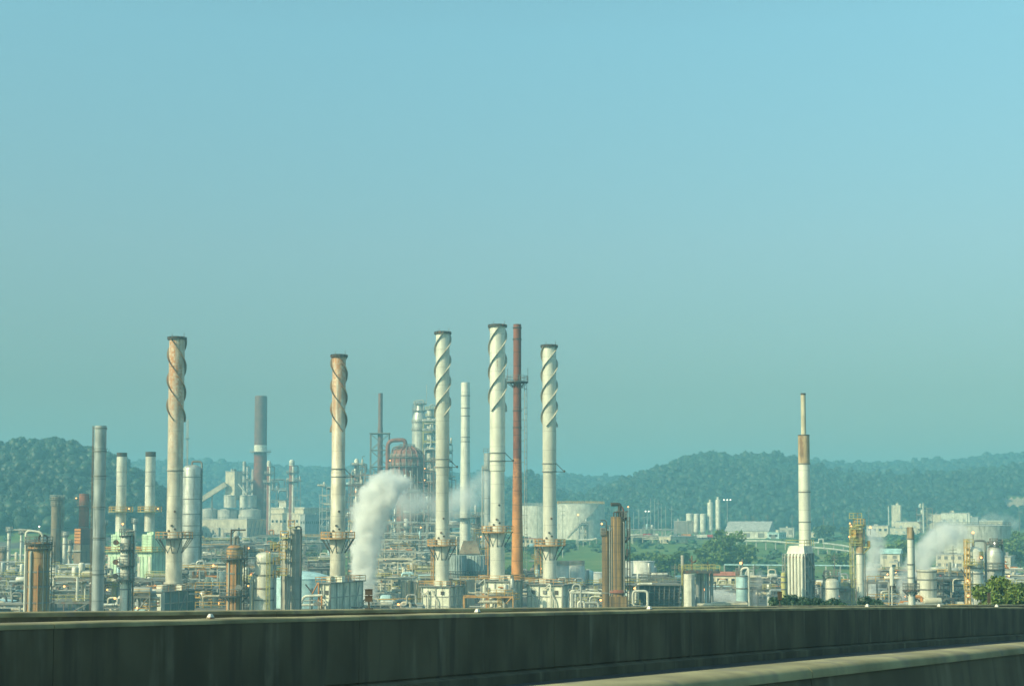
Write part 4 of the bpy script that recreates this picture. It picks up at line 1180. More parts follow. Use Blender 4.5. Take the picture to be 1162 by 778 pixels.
# three squat silo bottoms + tanks of the cement like plant
for p0, p1, top, lab in ((228, 246.5, 577.5, 'low grey tank on the long grey building, next to the big silver column'), (246.8, 270, 578.5, 'low grey tank on the long grey building under the tall beige tower'), (270.3, 296, 578.2, 'low grey tank on the long grey building beside the rust brown chimney')):
    pc = (p0 + p1) / 2; s = Spot(pc, 850, 588, zb=W(pc, 588.5, 850).z); R = (p1 - p0) / 2 * s.k
    t = thing('storage_tank', lab, 'tank', s.o, group='low tanks on the long building')
    mb = MB(); mb.lathe([(R, 0), (R, s.z(top)), (R * .5, s.z(top) + .8), (.05, s.z(top) + 1)], n=36); mb.build('shell', 'tank_grey', t)
    mb = MB(); mb.ringrail(R, 0.05, 1.2, t=.1, posts=20); mb.build('railing', 'midsteel', t)
for p0, p1, top, lab, mt in ((254, 268, 562, 'pale silo under the tall beige elevator tower', 'vessel_white'), (272, 291, 562, 'grey silo beside the tall beige elevator tower', 'tank_grey'), (272, 281, 562, 'narrow lit white silo between the beige tower and the grey silo', 'vessel_white')):
    pc = (p0 + p1) / 2; Y = 850 if p1 > 285 else 846; s = Spot(pc, Y, 575, zb=W(pc, 577.5, Y).z + .9); R = (p1 - p0) / 2 * s.k
    t = thing('silo', lab, 'silo', s.o, group='silos at the elevator tower')
    mb = MB(); mb.lathe([(R, 0), (R, s.z(top)), (R * .9, s.z(top) + .2), (.05, s.z(top) + .6)], n=30); mb.build('shell', mt, t)
    mb = MB(); mb.annulus(R * .98, R + .2, s.z(top) - .4, s.z(top)); mb.build('rim', 'palesteel', t)

# ================================================================== BUILDINGS
def building(name, label, p0, pm, p1, Y, top, wall, roof='roofgrey', bot=None, gable=0.0, win=0, wrow=1, parapet=.4, group=None, doors=0, rot=GRID, wmat='glassdark', cat='building', roof_z=None):
    c = Corner(name, label, cat, p0, pm, p1, Y, bot, group, rot)
    w, d = c.w, c.d; H = c.z(top)
    c.box('wall', wall, -w, 0, 0, d, -2.5, H)
    if gable:
        mb = MB(); g = gable
        mb.add([(-w - .4, -.5, H), (.4, -.5, H), (.4, d + .5, H), (-w - .4, d + .5, H), (-w - .4, d / 2, H + g), (.4, d / 2, H + g)], [(0, 1, 5, 4), (2, 3, 4, 5), (1, 2, 5), (3, 0, 4), (3, 2, 1, 0)])
        mb.build('roof', roof, c.t, sharp=.1)
    else:
        mb = MB(); mb.box((-w / 2, d / 2, H + parapet / 2), (w + .5, d + .5, parapet)); rf_ = mb.build('roof', roof, c.t)
        rdb = random.Random(int(pm * 10))
        for i in range(max(1, int(w / 7))):
            bw = rdb.uniform(.8, min(2.6, w * .3)); c.box('roof_vent', rdb.choice(['palesteel', 'midsteel', 'cream']), -w * rdb.uniform(.2, .9), -w * .1 * 0 - w * rdb.uniform(0, .1) if w < 4 else -w * rdb.uniform(.2, .9) + bw, d * .3, d * .3 + bw, H + parapet + .003, H + parapet + rdb.uniform(.6, 1.6), parent=rf_) if w < 4 else (lambda x0: c.box('roof_vent', rdb.choice(['palesteel', 'midsteel', 'cream']), x0, x0 + bw, d * .3, d * .3 + bw, H + parapet + .003, H + parapet + rdb.uniform(.6, 1.6), parent=rf_))(-w * rdb.uniform(.45, .95))
    for r in range(wrow):
        zc = H * (r + .55) / wrow
        hh = min(1.6, H / wrow * .5)
        for i in range(win):
            x = -w * (i + .5) / win; ww = min(1.8, w / win * .55)
            f = c.box('window', 'palesteel', x - ww / 2, x + ww / 2, -.10, -.002, zc - hh / 2, zc + hh / 2)
            c.box('pane', wmat, x - ww * .42, x + ww * .42, -.13, -.103, zc - hh * .42, zc + hh * .42, parent=f)
        nd = max(0, int(win * d / max(w, 1) * .8))
        for i in range(min(nd, 10)):
            y = d * (i + .5) / nd; ww = min(1.8, d / nd * .55)
            f = c.box('window', 'palesteel', .002, .10, y - ww / 2, y + ww / 2, zc - hh / 2, zc + hh / 2)
            c.box('pane', wmat, .103, .13, y - ww * .42, y + ww * .42, zc - hh * .42, zc + hh * .42, parent=f)
    for i in range(doors):
        x = -w * (i + .5) / doors; dw = min(4, w / doors * .45); dh = min(4.5, H * .72)
        c.box('door', 'midsteel', x - dw / 2, x + dw / 2, -.12, -.004, 0.02, dh)
    return c
c = building('plant_building', 'long windowless beige building carrying low grey tanks beside the big silver column', 212, 280, 307, 832, 589, 'cream', 'roofgrey', 612.5, parapet=.5, doors=4)
c.box('wall_band', 'tank_grey', -c.w - .1, .1, -.12, c.d, c.z(600), c.z(598.8)); 
for i in range(6): c.box('pipe_loop', 'midsteel', -c.w * (.15 + .12 * i), -c.w * (.15 + .12 * i) + .5, -.9, -.3, 0, c.z(598 + (i % 3) * 3))
mb = MB()
for i in range(7): mb.tube((.5, c.d * .12 * (i + .3), 0), (.5, c.d * .12 * (i + 1.2), c.z(590)), .25, n=5)
mb.build('stair', 'midsteel', c.t)
c = building('elevator_tower', 'tall windowless beige tower with a sloping conveyor gallery at its side', 254.5, 266, 272, 846, 535, 'cream', 'roofgrey', 562)
mb = MB(); mb.box((-c.w / 2, c.d * .5, c.z(534) + .6), (c.w * .3, c.d * .3, 1.2)); mb.build('roof_hatch', 'midsteel', c.t)
s = Spot(228, 846, 568)
t = thing('conveyor_gallery', 'beige enclosed conveyor gallery sloping up to the tall windowless tower', 'conveyor', s.o)
a = Vector((s.x(222), 0, s.z(571))); b = Vector((s.x(256), 0, s.z(549)))
mb = MB(); dr = (b - a).normalized(); up = Vector((-dr.z, 0, dr.x)) * 1.4; yv = Vector((0, 1.8, 0))
vsx = [p + su * up + sy * yv for p in (a, b) for su in (-1, 1) for sy in (-1, 1)]
mb.add(vsx, [(0, 1, 3, 2), (4, 6, 7, 5), (0, 2, 6, 4), (1, 5, 7, 3), (2, 3, 7, 6), (0, 4, 5, 1)]); mb.build('gallery', 'cream', t)
mb = MB()
for i in (.15, .55): p = a.lerp(b, i); mb.tube((p.x - 1, 0, 0), (p.x, 0, p.z - 1.2), .35, n=6); mb.tube((p.x + 1, 0, 0), (p.x, 0, p.z - 1.2), .35, n=6)
mb.build('trestle', 'midsteel', t)
s = Spot(276, 842, 556)
t = thing('chute', 'thin pale chute slanting from the beige tower to the grey silo', 'chute', (s.o.x, 842, W(276, 562, 842).z))
mb = MB(); mb.tube((s.x(270.5), 0, 7.0), (s.x(280), 0, .6), .5, n=8); mb.build('tube', 'white', t)
mb = MB(); mb.annulus(.5, .75, 0, .3, (s.x(280), 0, .3), 10); mb.build('collar', 'midsteel', t)
c = building('long_shed', 'wide beige two tier industrial shed with curved roof edge beyond the square tower', 299, 344, 372, 830, 583, 'cream', 'cream', 601, parapet=.7, win=9, rot=GRID)
c.box('upper_storey', 'cream', -c.w * .98, -c.w * .02, 1, c.d * .95, c.z(583) + .72, c.z(576.5))
c.box('upper_roof', 'vessel_white', -c.w, c.w * .02, .6, c.d, c.z(576.5) + .01, c.z(575.2))
c.box('penthouse', 'vessel_white', -c.w * .72, -c.w * .52, 2, 7, c.z(575.2) + .01, c.z(569))
c.box('penthouse_roof', 'cream', -c.w * .74, -c.w * .50, 1.6, 7.4, c.z(569) + .01, c.z(568))
building('plant_building', 'plain blue grey annex in shade beside the wide beige shed', 340, 346, 378, 818, 584, 'steelgrey', 'roofgrey', 603, win=2)
# far side sheds / substation / silos
c = building('barn', 'long pale warehouse with a wide light roof on the terrace above the slope', 826, 872, 887, 850, 602.5, 'vessel_white', 'roofgrey', 609.5, gable=6.0, doors=3, rot=radians(-22))
building('lean_to_shed', 'small light blue shed against the gable end of the long pale warehouse', 872, 884, 898, 842, 604.5, 'cyan', 'roofcyan', 611, win=2, doors=1)
building('low_shed', 'pinkish low shed beyond the slender stack on the hillside', 916, 935, 937, 840, 604, 'cream', 'roofgrey', 611, win=3)
building('low_shed', 'long low pink shed on the hillside beyond the drifting steam', 986, 1008, 1012, 860, 596.5, 'cream', 'roofgrey', 606, win=4)
building('low_shed', 'narrow grey shed at the hillside road next to the pink shed', 886, 901, 903, 900, 599, 'palesteel', 'roofgrey', 606, doors=2)
c = building('substation_house', 'long low substation wall with one bright cream end above the trees', 750, 761, 793, 745, 609, 'cream', 'roofgrey', 619.5, win=2, rot=radians(-60))
building('low_shed', 'dark open sided shed below the two small white hopper tanks', 766, 787, 789, 880, 591.5, 'midsteel', 'palesteel', 600.5, doors=3)
building('low_shed', 'beige flat slab building on the slope between two stacks', 592, 615, 620, 700, 611, 'cream', 'roofred', 617.5, win=5, parapet=.3)
building('low_shed', 'red roofed low shed behind the light blue cylinder', 806, 836, 840, 420, 653, 'cream', 'roofred', 666, gable=1.2, win=4)
building('low_shed', 'dark long shed with an orange roof patch behind the low steam', 842, 880, 894, 440, 655, 'midsteel', 'louver', 672, win=3, parapet=.5)
building('low_shed', 'pale cyan roofed shed beside the slim white chimney', 1001, 1021, 1028, 560, 628, 'cream', 'roofcyan', 636, gable=2.0, win=2, wmat='midsteel')
building('plant_building', 'white two storey office building below the huge concrete tank', 1066, 1093, 1103, 560, 629, 'cream', 'roofgrey', 645, win=4, wrow=2, wmat='midsteel')
building('plant_building', 'small cream building with one window near the picture edge', 1136, 1147, 1180, 540, 632, 'cream', 'palesteel', 647, win=1)
building('plant_building', 'blue grey flat building beyond the bright green trees', 1141, 1150, 1190, 500, 654, 'steelgrey', 'roofgrey', 664, win=1)
building('low_shed', 'small cream block house below the cyan roofed shed', 1011, 1019, 1023, 540, 638, 'cream', 'roofgrey', 647, win=1)
# far factory at the foot of the right hills
building('factory_tower', 'pink square factory tower with a pale cap at the hill foot', 1013, 1022, 1027, 1000, 573.5, 'cream', 'white', 600)
for p0, pm, p1, Y, top, bot, win, lab, wl in ((1000, 1030, 1034, 985, 599, 609, 8, 'long low pink factory block with small windows under the factory tower', 'cream'),
        (1018, 1046, 1052, 990, 592, 604, 5, 'pink factory block between the factory tower and the rusty process frame', 'cream'),
        (1054, 1074, 1076, 1000, 583.5, 602, 4, 'pink factory block behind the rusty process frame', 'cream'),
        (1072, 1098, 1104, 990, 582, 600, 8, 'pale factory hall with dark window bands behind the huge concrete tank', 'vessel_white'),
        (1100, 1110, 1118, 1010, 587, 600, 2, 'grey gabled factory block behind the huge concrete tank', 'steelgrey'),
        (1115, 1138, 1143, 1000, 590.5, 602, 6, 'long tan factory block with steam behind it near the earth bank', 'cream')):
    building('factory_block', lab, p0, pm, p1, Y, top, wl, 'roofgrey', bot, win=max(1, win // 2), wmat='steelgrey')
for px, top, bot, r, lab in ((1008.5, 573, 603, .7, 'thin pole beside the pink factory tower'), (1048, 570, 596, 1.1, 'pale slim chimney in the rusty process frame'), (1100, 581, 597, 1.5, 'short white chimney on the pale factory hall')):
    s = Spot(px, 975, 590); t = thing('chimney', lab, 'chimney', s.o)
    mb = MB(); mb.lathe([(r * s.k, 0), (r * s.k * .9, s.z(top))], n=14); mb.build('shaft', 'vessel_white', t)
    mb = MB(); mb.annulus(r * s.k * .7, r * s.k * 1.1, s.z(top) - .6, s.z(top) + .1); mb.build('rim', 'midsteel', t)
# white silos on the terrace
for p0, p1, top, bot, Y, lab in ((778.5, 786, 582, 590.5, 872, 'small white hopper tank above the dark shed, further from the tall silos'), (787, 793, 582.5, 603, 872, 'small white hopper tank above the dark shed, nearer the tall silos'), (794.3, 801, 582.5, 603, 868, 'medium white silo standing alone beside the tall silo pair'),
                            (802.8, 809, 569.5, 601, 870, 'tall white silo of the pair, next to the medium silo'), (812, 817.5, 566.5, 600, 870, 'tallest white silo, nearest the pale warehouse')):
    pc = (p0 + p1) / 2; s = Spot(pc, Y, 590); R = (p1 - p0) / 2 * s.k
    t = thing('silo', lab, 'silo', s.o, group='white silos on the terrace')
    zb = s.z(bot)
    mb = MB(); mb.lathe([(R * .3, max(.5, zb - 1.5)), (R, zb), (R, s.z(top) - R * .2), (R * .8, s.z(top) - .1), (.05, s.z(top))], n=24); mb.build('shell', 'white', t)
    mb = MB()
    for i in range(4): a = i * pi / 2 + .6; mb.tube((R * .85 * cos(a), R * .85 * sin(a), -.5), (R * .85 * cos(a), R * .85 * sin(a), zb + 1), .2, n=6)
    mb.build('leg', 'palesteel', t)
    mb = MB(); mb.ladder(R * cos(-.4), R * sin(-.4), zb, s.z(top), -.4, .6, .08, cage=False, step=1.2); mb.build('ladder', 'palesteel', t)
    if top < 575:
        mb = MB(); mb.tube((0, 0, s.z(top)), (0, 0, s.z(top) + 1.6), .7, n=10); mb.build('vent', 'white', t)
# trucks and mounds on the terrace
def truck(px, py, Y, L, body, cab, label, name='truck', cat='truck'):
    p = W(px, py, Y); t = thing(name, label, cat, (p.x, Y, hz(p.x, Y) + .05), radians(-12))
    mb = MB(); mb.box((L * .12, 0, 1.75), (L * .74, 2.3, 1.7)); mb.build('cargo_body', body, t)
    mb = MB(); mb.add([(-L * .5, -1.1, .7), (-L * .27, -1.1, .7), (-L * .27, -1.1, 2.5), (-L * .42, -1.1, 2.5), (-L * .5, -1.1, 1.5), (-L * .5, 1.1, .7), (-L * .27, 1.1, .7), (-L * .27, 1.1, 2.5), (-L * .42, 1.1, 2.5), (-L * .5, 1.1, 1.5)],
                      [(0, 1, 2, 3, 4), (9, 8, 7, 6, 5), (0, 5, 6, 1), (1, 6, 7, 2), (2, 7, 8, 3), (3, 8, 9, 4), (4, 9, 5, 0)]); cb = mb.build('cab', cab, t, sharp=.2)
    mb = MB(); mb.box((-L * .36, -1.13, 2.0), (L * .1, .05, .6)); mb.build('window', 'glassdark', cb)
    for x in (-L * .38, L * .12, L * .36):
        for y in (-1.0, 1.0):
            mb = MB(); mb.tube((x, y - .15, .5), (x, y + .15, .5), .5, n=14); mb.build('wheel', 'rubber', t)
    return t
truck(795, 607.5, 852, 8, 'white', 'white', 'white truck parked before the medium white silo')
truck(802.5, 606, 855, 7, 'redpaint', 'white', 'truck with a red body parked under the tall white silos')
truck(777, 604, 860, 8, 'orangepaint', 'cream', 'truck with an orange body before the dark shed')
truck(733, 604, 870, 8, 'redpaint', 'white', 'red truck among the substation poles')
truck(741, 604, 872, 7, 'white', 'redpaint', 'small truck with a red cab among the substation poles')
truck(1075.5, 643, 520, 6, 'white', 'redpaint', 'white truck with a red cab by the white office building')
truck(876, 664.5, 425, 5, 'orangepaint', 'redpaint', 'bright orange red truck by the dark long shed')

# poles
def pole(label, px, top, Y, lampc=None, cross=False, r=.16, name='utility_pole', cat='pole', matn='palesteel', group=None, heads=1):
    s = Spot(px, Y, 600); H = max(3, s.z(top)); t = thing(name, label, cat, s.o, group=group)
    mb = MB(); mb.tube((0, 0, -.5), (0, 0, H), r * 1.3, r * .8, 8); mb.build('post', matn, t)
    if cross:
        for q in (.9, .82) if cross is True else (.9,):
            mb = MB(); mb.box((0, 0, H * q), (2.6, .2, .22)); mb.build('crossarm', matn, t)
    if lampc:
        if heads > 1:
            mb = MB(); mb.box((0, 0, H), (4.4, .3, .25)); mb.build('lamp_bar', matn, t)
        for i in range(heads):
            lamp(t, (i - (heads - 1) / 2) * 2.0, -.2, H + .1, .42 if Y > 600 else .28, lampc)
    return t
SUB = [(691, 580), (697, 584), (706, 578), (712, 586), (719, 580), (725, 577), (731, 584), (738.5, 565), (743, 566), (747, 566.5), (750.5, 571), (755.5, 574), (762, 574), (765, 588)]
for i, (px, top) in enumerate(SUB):
    pole('thin grey substation pole between the largest white tank and the white silos', px, top, 835 + (i * 37) % 60, r=.14, cross='one' if i % 3 == 0 else False, group='thin poles in the substation yard')
pole('light mast with two white lamp heads in the substation yard', 734.5, 580, 860, 'lamp_white', heads=2, name='light_mast', matn='palesteel')
pole('tall light mast with three white lamp heads beside the tallest white silo', 825.5, 567, 870, 'lamp_white', heads=3, name='light_mast', matn='palesteel')
pole('street lamp glowing orange in front of the largest white tank', 656, 584, 700, 'lamp_orange', name='street_lamp')
pole('street lamp glowing orange beside the hooked pipe of the twin brown columns', 713, 575, 760, 'lamp_orange', name='street_lamp')
pole('street lamp glowing orange between the pale green heaters', 153, 627, 395, 'lamp_orange', name='street_lamp')
pole('street lamp glowing orange before the first pale green heater stack', 139.5, 594.5, 398, 'lamp_orange', name='street_lamp')
pole('street lamp glowing orange on the hillside beyond the drifting steam', 966, 597, 640, 'lamp_orange', name='street_lamp')
pole('tall lattice lamp near a helical stack before the largest white tank', 638.5, 574, 660, None, True, name='utility_pole')
pole('slim utility pole beside the second white tank', 609.5, 570, 690, None, False)
for px, top, Y, lab in ((846, 583, 900, 'utility pole with transformer drums, first behind the warehouse roof'), (855, 584, 905, 'utility pole with transformer drums, second behind the warehouse roof')):
    t = pole(lab, px, top, Y, None, True, matn='wood')
    mb = MB(); mb.tube((.6, -.4, 8), (.6, -.4, 10.5), .7, n=10); mb.build('transformer', 'white', t)
for px, top, Y, lab in ((899, 583, 880, 'wooden utility pole just before the slender stack'), (934.5, 584, 870, 'wooden utility pole over the pink low shed'), (946, 580, 875, 'taller wooden utility pole over the hillside behind the squat vessel'), (871, 583, 900, 'wooden utility pole behind the end of the warehouse roof'),
                        (946.5, 628, 500, 'wooden utility pole rising behind the squat pale vessel'), (986, 576, 880, 'wooden utility pole above the drifting steam'), (992, 582, 900, 'shorter wooden utility pole near the long low pink shed'), (1081, 619, 480, 'dark wooden pole before the white office building'), (856, 640, 470, 'wooden pole behind the light blue cylinder'), (765.5, 640, 480, 'thin pole behind the dark cooling tower'), (1157, 578, 880, 'tall wooden pole at the picture edge below the earth bank')):
    pole(lab, px, top, Y, None, True, matn='wood')
# hill top lattice mast and bare earth bank
s = Spot(1158, 1500, 530)
t = thing('lattice_mast', 'small twin lattice mast standing on the wooded hill at the picture edge', 'mast', s.o)
mb = MB(); H = s.z(524)
for x in (-1.6, 1.6): mb.tube((x, 0, 0), (x, 0, H), .3, n=5)
for i in range(8): mb.tube((-1.6, 0, H * i / 8), (1.6, 0, H * (i + 1) / 8), .15, n=4)
mb.build('frame', 'palesteel', t)
mb = MB(); mb.box((0, 0, H), (4.2, .4, .4)); mb.build('crossarm', 'palesteel', t)

# pipelines across the slope
def pipeline(label, pts, Y, r, matn='white', sup=6):
    P = [W(a, b, Y) for a, b in pts]; o = Vector((P[0].x, Y, hz(P[0].x, Y)))
    t = thing('pipeline', label, 'pipe', o)
    mb = MB(); mb.sweep([p - o for p in P], r, 8); mb.build('pipe', matn, t)
    mb = MB(); L = P[-1].x - P[0].x
    for i in range(sup + 1):
        x = P[0].x + L * i / sup
        for a, b in zip(P, P[1:]):
            if a.x <= x <= b.x and b.x > a.x:
                z = a.z + (b.z - a.z) * (x - a.x) / (b.x - a.x)
                g = hz(x, Y)
                if z - g > .2: mb.box((x - o.x, 0, (z + g) / 2 - o.z), (.4, .6, z - g))
    if mb.v: mb.build('support', 'concrete', t)
pipeline('upper white pipeline with a square loop crossing the slope behind the slender stack', [(836, 613.5), (870, 613.5), (905, 616.5), (929, 615.5), (929.1, 611.5), (934, 611.5), (934.1, 616), (955, 618.5), (968, 621)], 700, .5, sup=12)
pipeline('second white pipeline running lower down the slope towards the yellow framed column', [(918, 620.5), (944, 622.5), (970, 626)], 670, .45, sup=5)
pipeline('thin pale pipeline at the slope foot crossing behind the ribbed furnace', [(822, 640.5), (896, 641), (970, 641.5)], 540, .3, 'cyan', sup=9)
pipeline('pale pipe run along the slope above the twin tanks', [(654, 612.5), (672, 612), (677, 610.5)], 720, .5, sup=3)

# ================================================================== MIDDLE DISTANCE
# pale green heaters with white capped stacks
for i, (px, top, p0, pm, p1, lab) in enumerate(((137.6, 513.5, 119, 136, 146, 'nearer to the tall grey blue chimney'), (170.3, 512.5, 153, 171, 187, 'nearer to the leftmost helical stack'))):
    c = Corner('fired_heater', 'pale green boxy heater ' + lab, 'heater', p0, pm, p1, 398, zb=0, group='pale green heaters')
    w, d = c.w, c.d
    z0, z1, z2 = c.z(652), c.z(626), c.z(606)
    c.box('lower_casing', 'palegreen', -w, 0, 0, d, z0 * .4, z1)
    c.box('upper_casing', 'palegreen', -w * .86, -w * .1, d * .1, d * .85, z1, z2)
    c.box('top_casing', 'palegreen', -w * .66, -w * .2, d * .2, d * .75, z2, c.z(603))
    mb = MB()
    for a in range(5): mb.box((-w * a / 4, .1, z0 * .2), (.4, .4, z0 * .4)); mb.box((0, d * a / 4, z0 * .2), (.4, .4, z0 * .4))
    mb.build('leg', 'midsteel', c.t)
    mb = MB(); mb.box((-w / 2, d / 2, z1 + .12), (w + 2, d + 2, .2)); pl = mb.build('walkway', 'olive', c.t)
    mb = MB(); mb.rail([(-w - .9, -.9, z1 + .22), (.9, -.9, z1 + .22), (.9, d + .9, z1 + .22)], 1.2, .09); mb.build('railing', 'yellow', pl)
    for a in range(4): c.box('panel', 'white' if a % 3 == 0 else 'palegreen', -w * (a + .85) / 4, -w * (a + .2) / 4, -.14, -.004, z0 * .6, z1 * .9)
    for a in range(6): c.box('louver', 'palegreen', -w * .84, -w * .12, d * .1 - .2, d * .1 - .004, z1 + .8 + a * .7, z1 + 1.2 + a * .7)
    s = Spot(px, 402, 560, zb=c.z(603)); k = s.k; R = 5.6 * k
    t = thing('heater_stack', 'dark capped white stack on the green heater ' + lab, 'chimney', s.o, group='white stacks with dark caps')
    mb = MB(); mb.lathe([(R * 1.05, 0), (R, s.z(560)), (R, s.z(518))], n=30); mb.build('shaft', 'vessel_white', t)
    mb = MB(); mb.lathe([(R * 1.03, s.z(518)), (R * 1.03, s.z(top)), (R * .9, s.z(top)), (R * .9, s.z(top) - 1)], n=30, caps=False); mb.build('cap', 'rim', t)
    mb = MB(); mb.annulus(R, R + 2.0, s.z(580) - .2, s.z(580)); pl = mb.build('platform', 'olive', t)
    mb = MB(); mb.ringrail(R + 1.9, s.z(580), 1.3, t=.09, posts=14); mb.build('railing', 'yellow', pl)
    for b in (535, 551):
        mb = MB(); mb.annulus(R * .98, R + .1, s.z(b) - .1, s.z(b) + .1); mb.build('band', 'palesteel', t)
    lamp(t, R + 1.5, -R - 1, s.z(577), .22)

column('big silver banded column behind the leftmost helical stack with a pipe down its flank', 217.5, 440, 527, 10.2, 'silver', dome=True, plats=((606, 13),), lad=pi, neck=(.05, 1.1, 523.5, 690, 11, 'midsteel'), rings=(541, 566, 583, 596, 620), ref=570)
s = Spot(212.5, 700, 500)
t = thing('radio_mast', 'very thin grey mast rising beside the leftmost helical stack', 'mast', s.o); mb = MB()
for x, y in ((-.6, 0), (.6, 0), (0, 1)): mb.tube((x, y, 0), (x * .6, y * .6, s.z(476)), .15, n=5)
for i in range(40): z = s.z(476) * i / 40; mb.tube((-.55, 0, z), (.55, 0, z + 1.6), .07, n=4)
mb.build('frame', 'palesteel', t)
mb = MB(); mb.annulus(.3, 1.2, s.z(497) - .2, s.z(497)); mb.build('platform', 'midsteel', t)

t, s, R, H = column('massive dark rust brown chimney with a white band, beside the beige elevator tower', 295.5, 860, 449, 6.8, 'darkrust', name='rust_chimney', cat='chimney', dome=False, plats=((512.5, 12),), railmat='palesteel', platmat='palesteel', ref=520, prof=[(8.2, 620), (7.3, 530), (6.9, 450), (6.0, 449)])
mb = MB(); mb.lathe([(7.3 * s.k, s.z(513)), (7.25 * s.k, s.z(505))], n=32, caps=False); mb.build('white_band', 'white', t)
mb = MB(); mb.lathe([(8.3 * s.k, 0), (8.0 * s.k, s.z(570)), (7.35 * s.k, s.z(530)), (7.2 * s.k, s.z(513))], n=32, caps=False); mb.build('rusty_lower_shaft', 'redstack', t)
column('slim dark brown stack inside a lattice tower near the red reactor', 431.5, 700, 446, 2.7, 'darkrust', name='steel_chimney', cat='chimney', dome=False, ref=500, prof=[(3.1, 620), (2.9, 485), (2.55, 484), (2.5, 446)])
s = Spot(431, 700, 520)
t = thing('lattice_tower', 'open lattice tower framing the slim dark brown stack', 'tower', s.o)
k = s.k; zt = s.z(492); hw = 10.5 * k
mb = MB()
for x in (-hw, hw):
    for y in (-hw * .5, hw * .5): mb.tube((x, y, 0), (x, y, zt), .22, n=5)
n = 7
for i in range(n):
    z0, z1 = zt * i / n, zt * (i + 1) / n
    for y in (-hw * .5, hw * .5):
        mb.tube((-hw, y, z0), (hw, y, z1), .13, n=4); mb.tube((hw, y, z0), (-hw, y, z1), .13, n=4); mb.tube((-hw, y, z1), (hw, y, z1), .2, n=4)
mb.build('frame', 'midsteel', t)
mb = MB(); mb.box((0, 0, zt + .2), (hw * 2.2, hw * 1.2, .3)); mb.build('deck', 'midsteel', t)

# red reactor
s = Spot(462, 690, 560); k = s.k
t = thing('reactor_vessel', 'big red brown rounded reactor with a looping side pipe above the steam', 'reactor', s.o)
z = s.z
mb = MB(); mb.lathe([(14 * k, 0), (14.5 * k, z(552)), (17.5 * k, z(540)), (20 * k, z(529)), (20 * k, z(520)), (16.5 * k, z(511.5)), (9 * k, z(508)), (3 * k, z(506)), (.05, z(505.7))], n=40); mb.build('shell', 'redstack_mid', t)
for q, r in ((519, 21.5), (529, 22.5), (545, 20)):
    mb = MB(); mb.annulus(15 * k, r * k, z(q) - .3, z(q)); pl = mb.build('platform', 'midsteel', t)
    mb = MB(); mb.ringrail(r * k, z(q), 1.4, t=.1, posts=22); mb.build('railing', 'palesteel', pl)
mb = MB(); mb.sweep([(-22 * k, -2, z(545)), (-22 * k, -2, z(500)), (-2 * k, -2, z(499)), (-2 * k, -1, z(508))], 2.3 * k, 12, 3.5, 6); mb.build('loop_pipe', 'redstack_mid', t)
mb = MB(); mb.sweep([(-17 * k, -3, z(545)), (-17 * k, -3, z(508)), (-8 * k, -3, z(506))], .9 * k, 8, 2); mb.build('pipe', 'midsteel', t)
for x in (-12, -4, 5, 13):
    mb = MB(); mb.tube((x * k, -18 * k, 0), (x * k, -17.5 * k, z(531)), .3, n=6); mb.build('column', 'midsteel', t)
for i in range(9):
    a = FR - 1.4 + i * .35
    mb = MB(); mb.sweep([(20.6 * k * cos(a), 20.6 * k * sin(a), z(552)), (20.6 * k * cos(a), 20.6 * k * sin(a), z(521)), (16.8 * k * cos(a), 16.8 * k * sin(a), z(511.5)), (8 * k * cos(a), 8 * k * sin(a), z(506.8))], .28 if i % 3 else .5, 7, 2); mb.build('dome_pipe', ('redstack_mid', 'midsteel', 'browncol2')[i % 3], t)
mb = MB(); mb.ringrail(8.5 * k, z(507.5), 1.5, t=.1, posts=12); mb.build('railing', 'midsteel', t)
for x, q in ((-18, 523), (-4, 524), (21, 532), (21, 545)): lamp(t, x * k, -18.8 * k, z(q), .3)
t, s, R, H = column('tall silvery regenerator column with crowded platforms above the red reactor', 476, 720, 459, 6.0, 'silver', ref=480, name='process_column', prof=[(8.5, 600), (8.5, 480), (8, 474), (5.5, 467), (4.6, 465), (4.6, 458), (2, 456), (.05, 455.6)],
       plats=((466, 8), (458, 7.5), (479, 9.5), (488, 9.5)), railmat='palesteel', platmat='midsteel', rings=(500, 508), lad=pi)
k = s.k
mb = MB(); mb.sweep([(-5 * k, -2, s.z(466)), (-5 * k, -2, s.z(455)), (5 * k, -2, s.z(454)), (5 * k, -2, s.z(480))], .6 * k, 8, 1); mb.build('pipe', 'palesteel', t)
mb = MB(); mb.tube((8 * k, 0, s.z(460)), (8 * k, 0, s.z(436)), .12, n=5); mb.build('antenna', 'palesteel', t)
t, s, R, H = column('slimmer companion column ringed by many landings beside the silvery regenerator', 488, 712, 463, 3.6, 'palesteel', ref=480, plats=((464, 5.5), (472, 5.5), (481, 6.5), (491, 7), (503, 8)), railmat='olive', platmat='palesteel', lad=0, neck=(.0, .7, 459, 500, 5, 'palesteel'))
column('white banded stack rising out of the drifting steam', 528, 500, 434, 5.2, 'stack_clean', name='steel_stack', cat='chimney', dome=False, ref=520, plats=((587, 13),), platmat='midsteel', railmat='palesteel',
       prof=[(6.4, 640), (5.9, 560), (5.2, 500), (5.1, 449), (5.1, 434), (4.4, 434)], rings=(449, 463, 472, 496, 501, 560, 572))
t, s, R, H = column('grey column with a boxed top peeping out behind the tallest helical stack', 553.5, 480, 514, 4.6, 'steelgrey', ref=560, dome=False, plats=((532, 7),), railmat='palesteel', rings=(545, 565), platmat='midsteel', pipes=((pi, .9, 530, 650, .2),))
mb = MB(); mb.rail([(-5 * s.k, -1, s.z(514)), (5 * s.k, -1, s.z(514))], 1.5, .08, 1); mb.build('railing', 'midsteel', t)
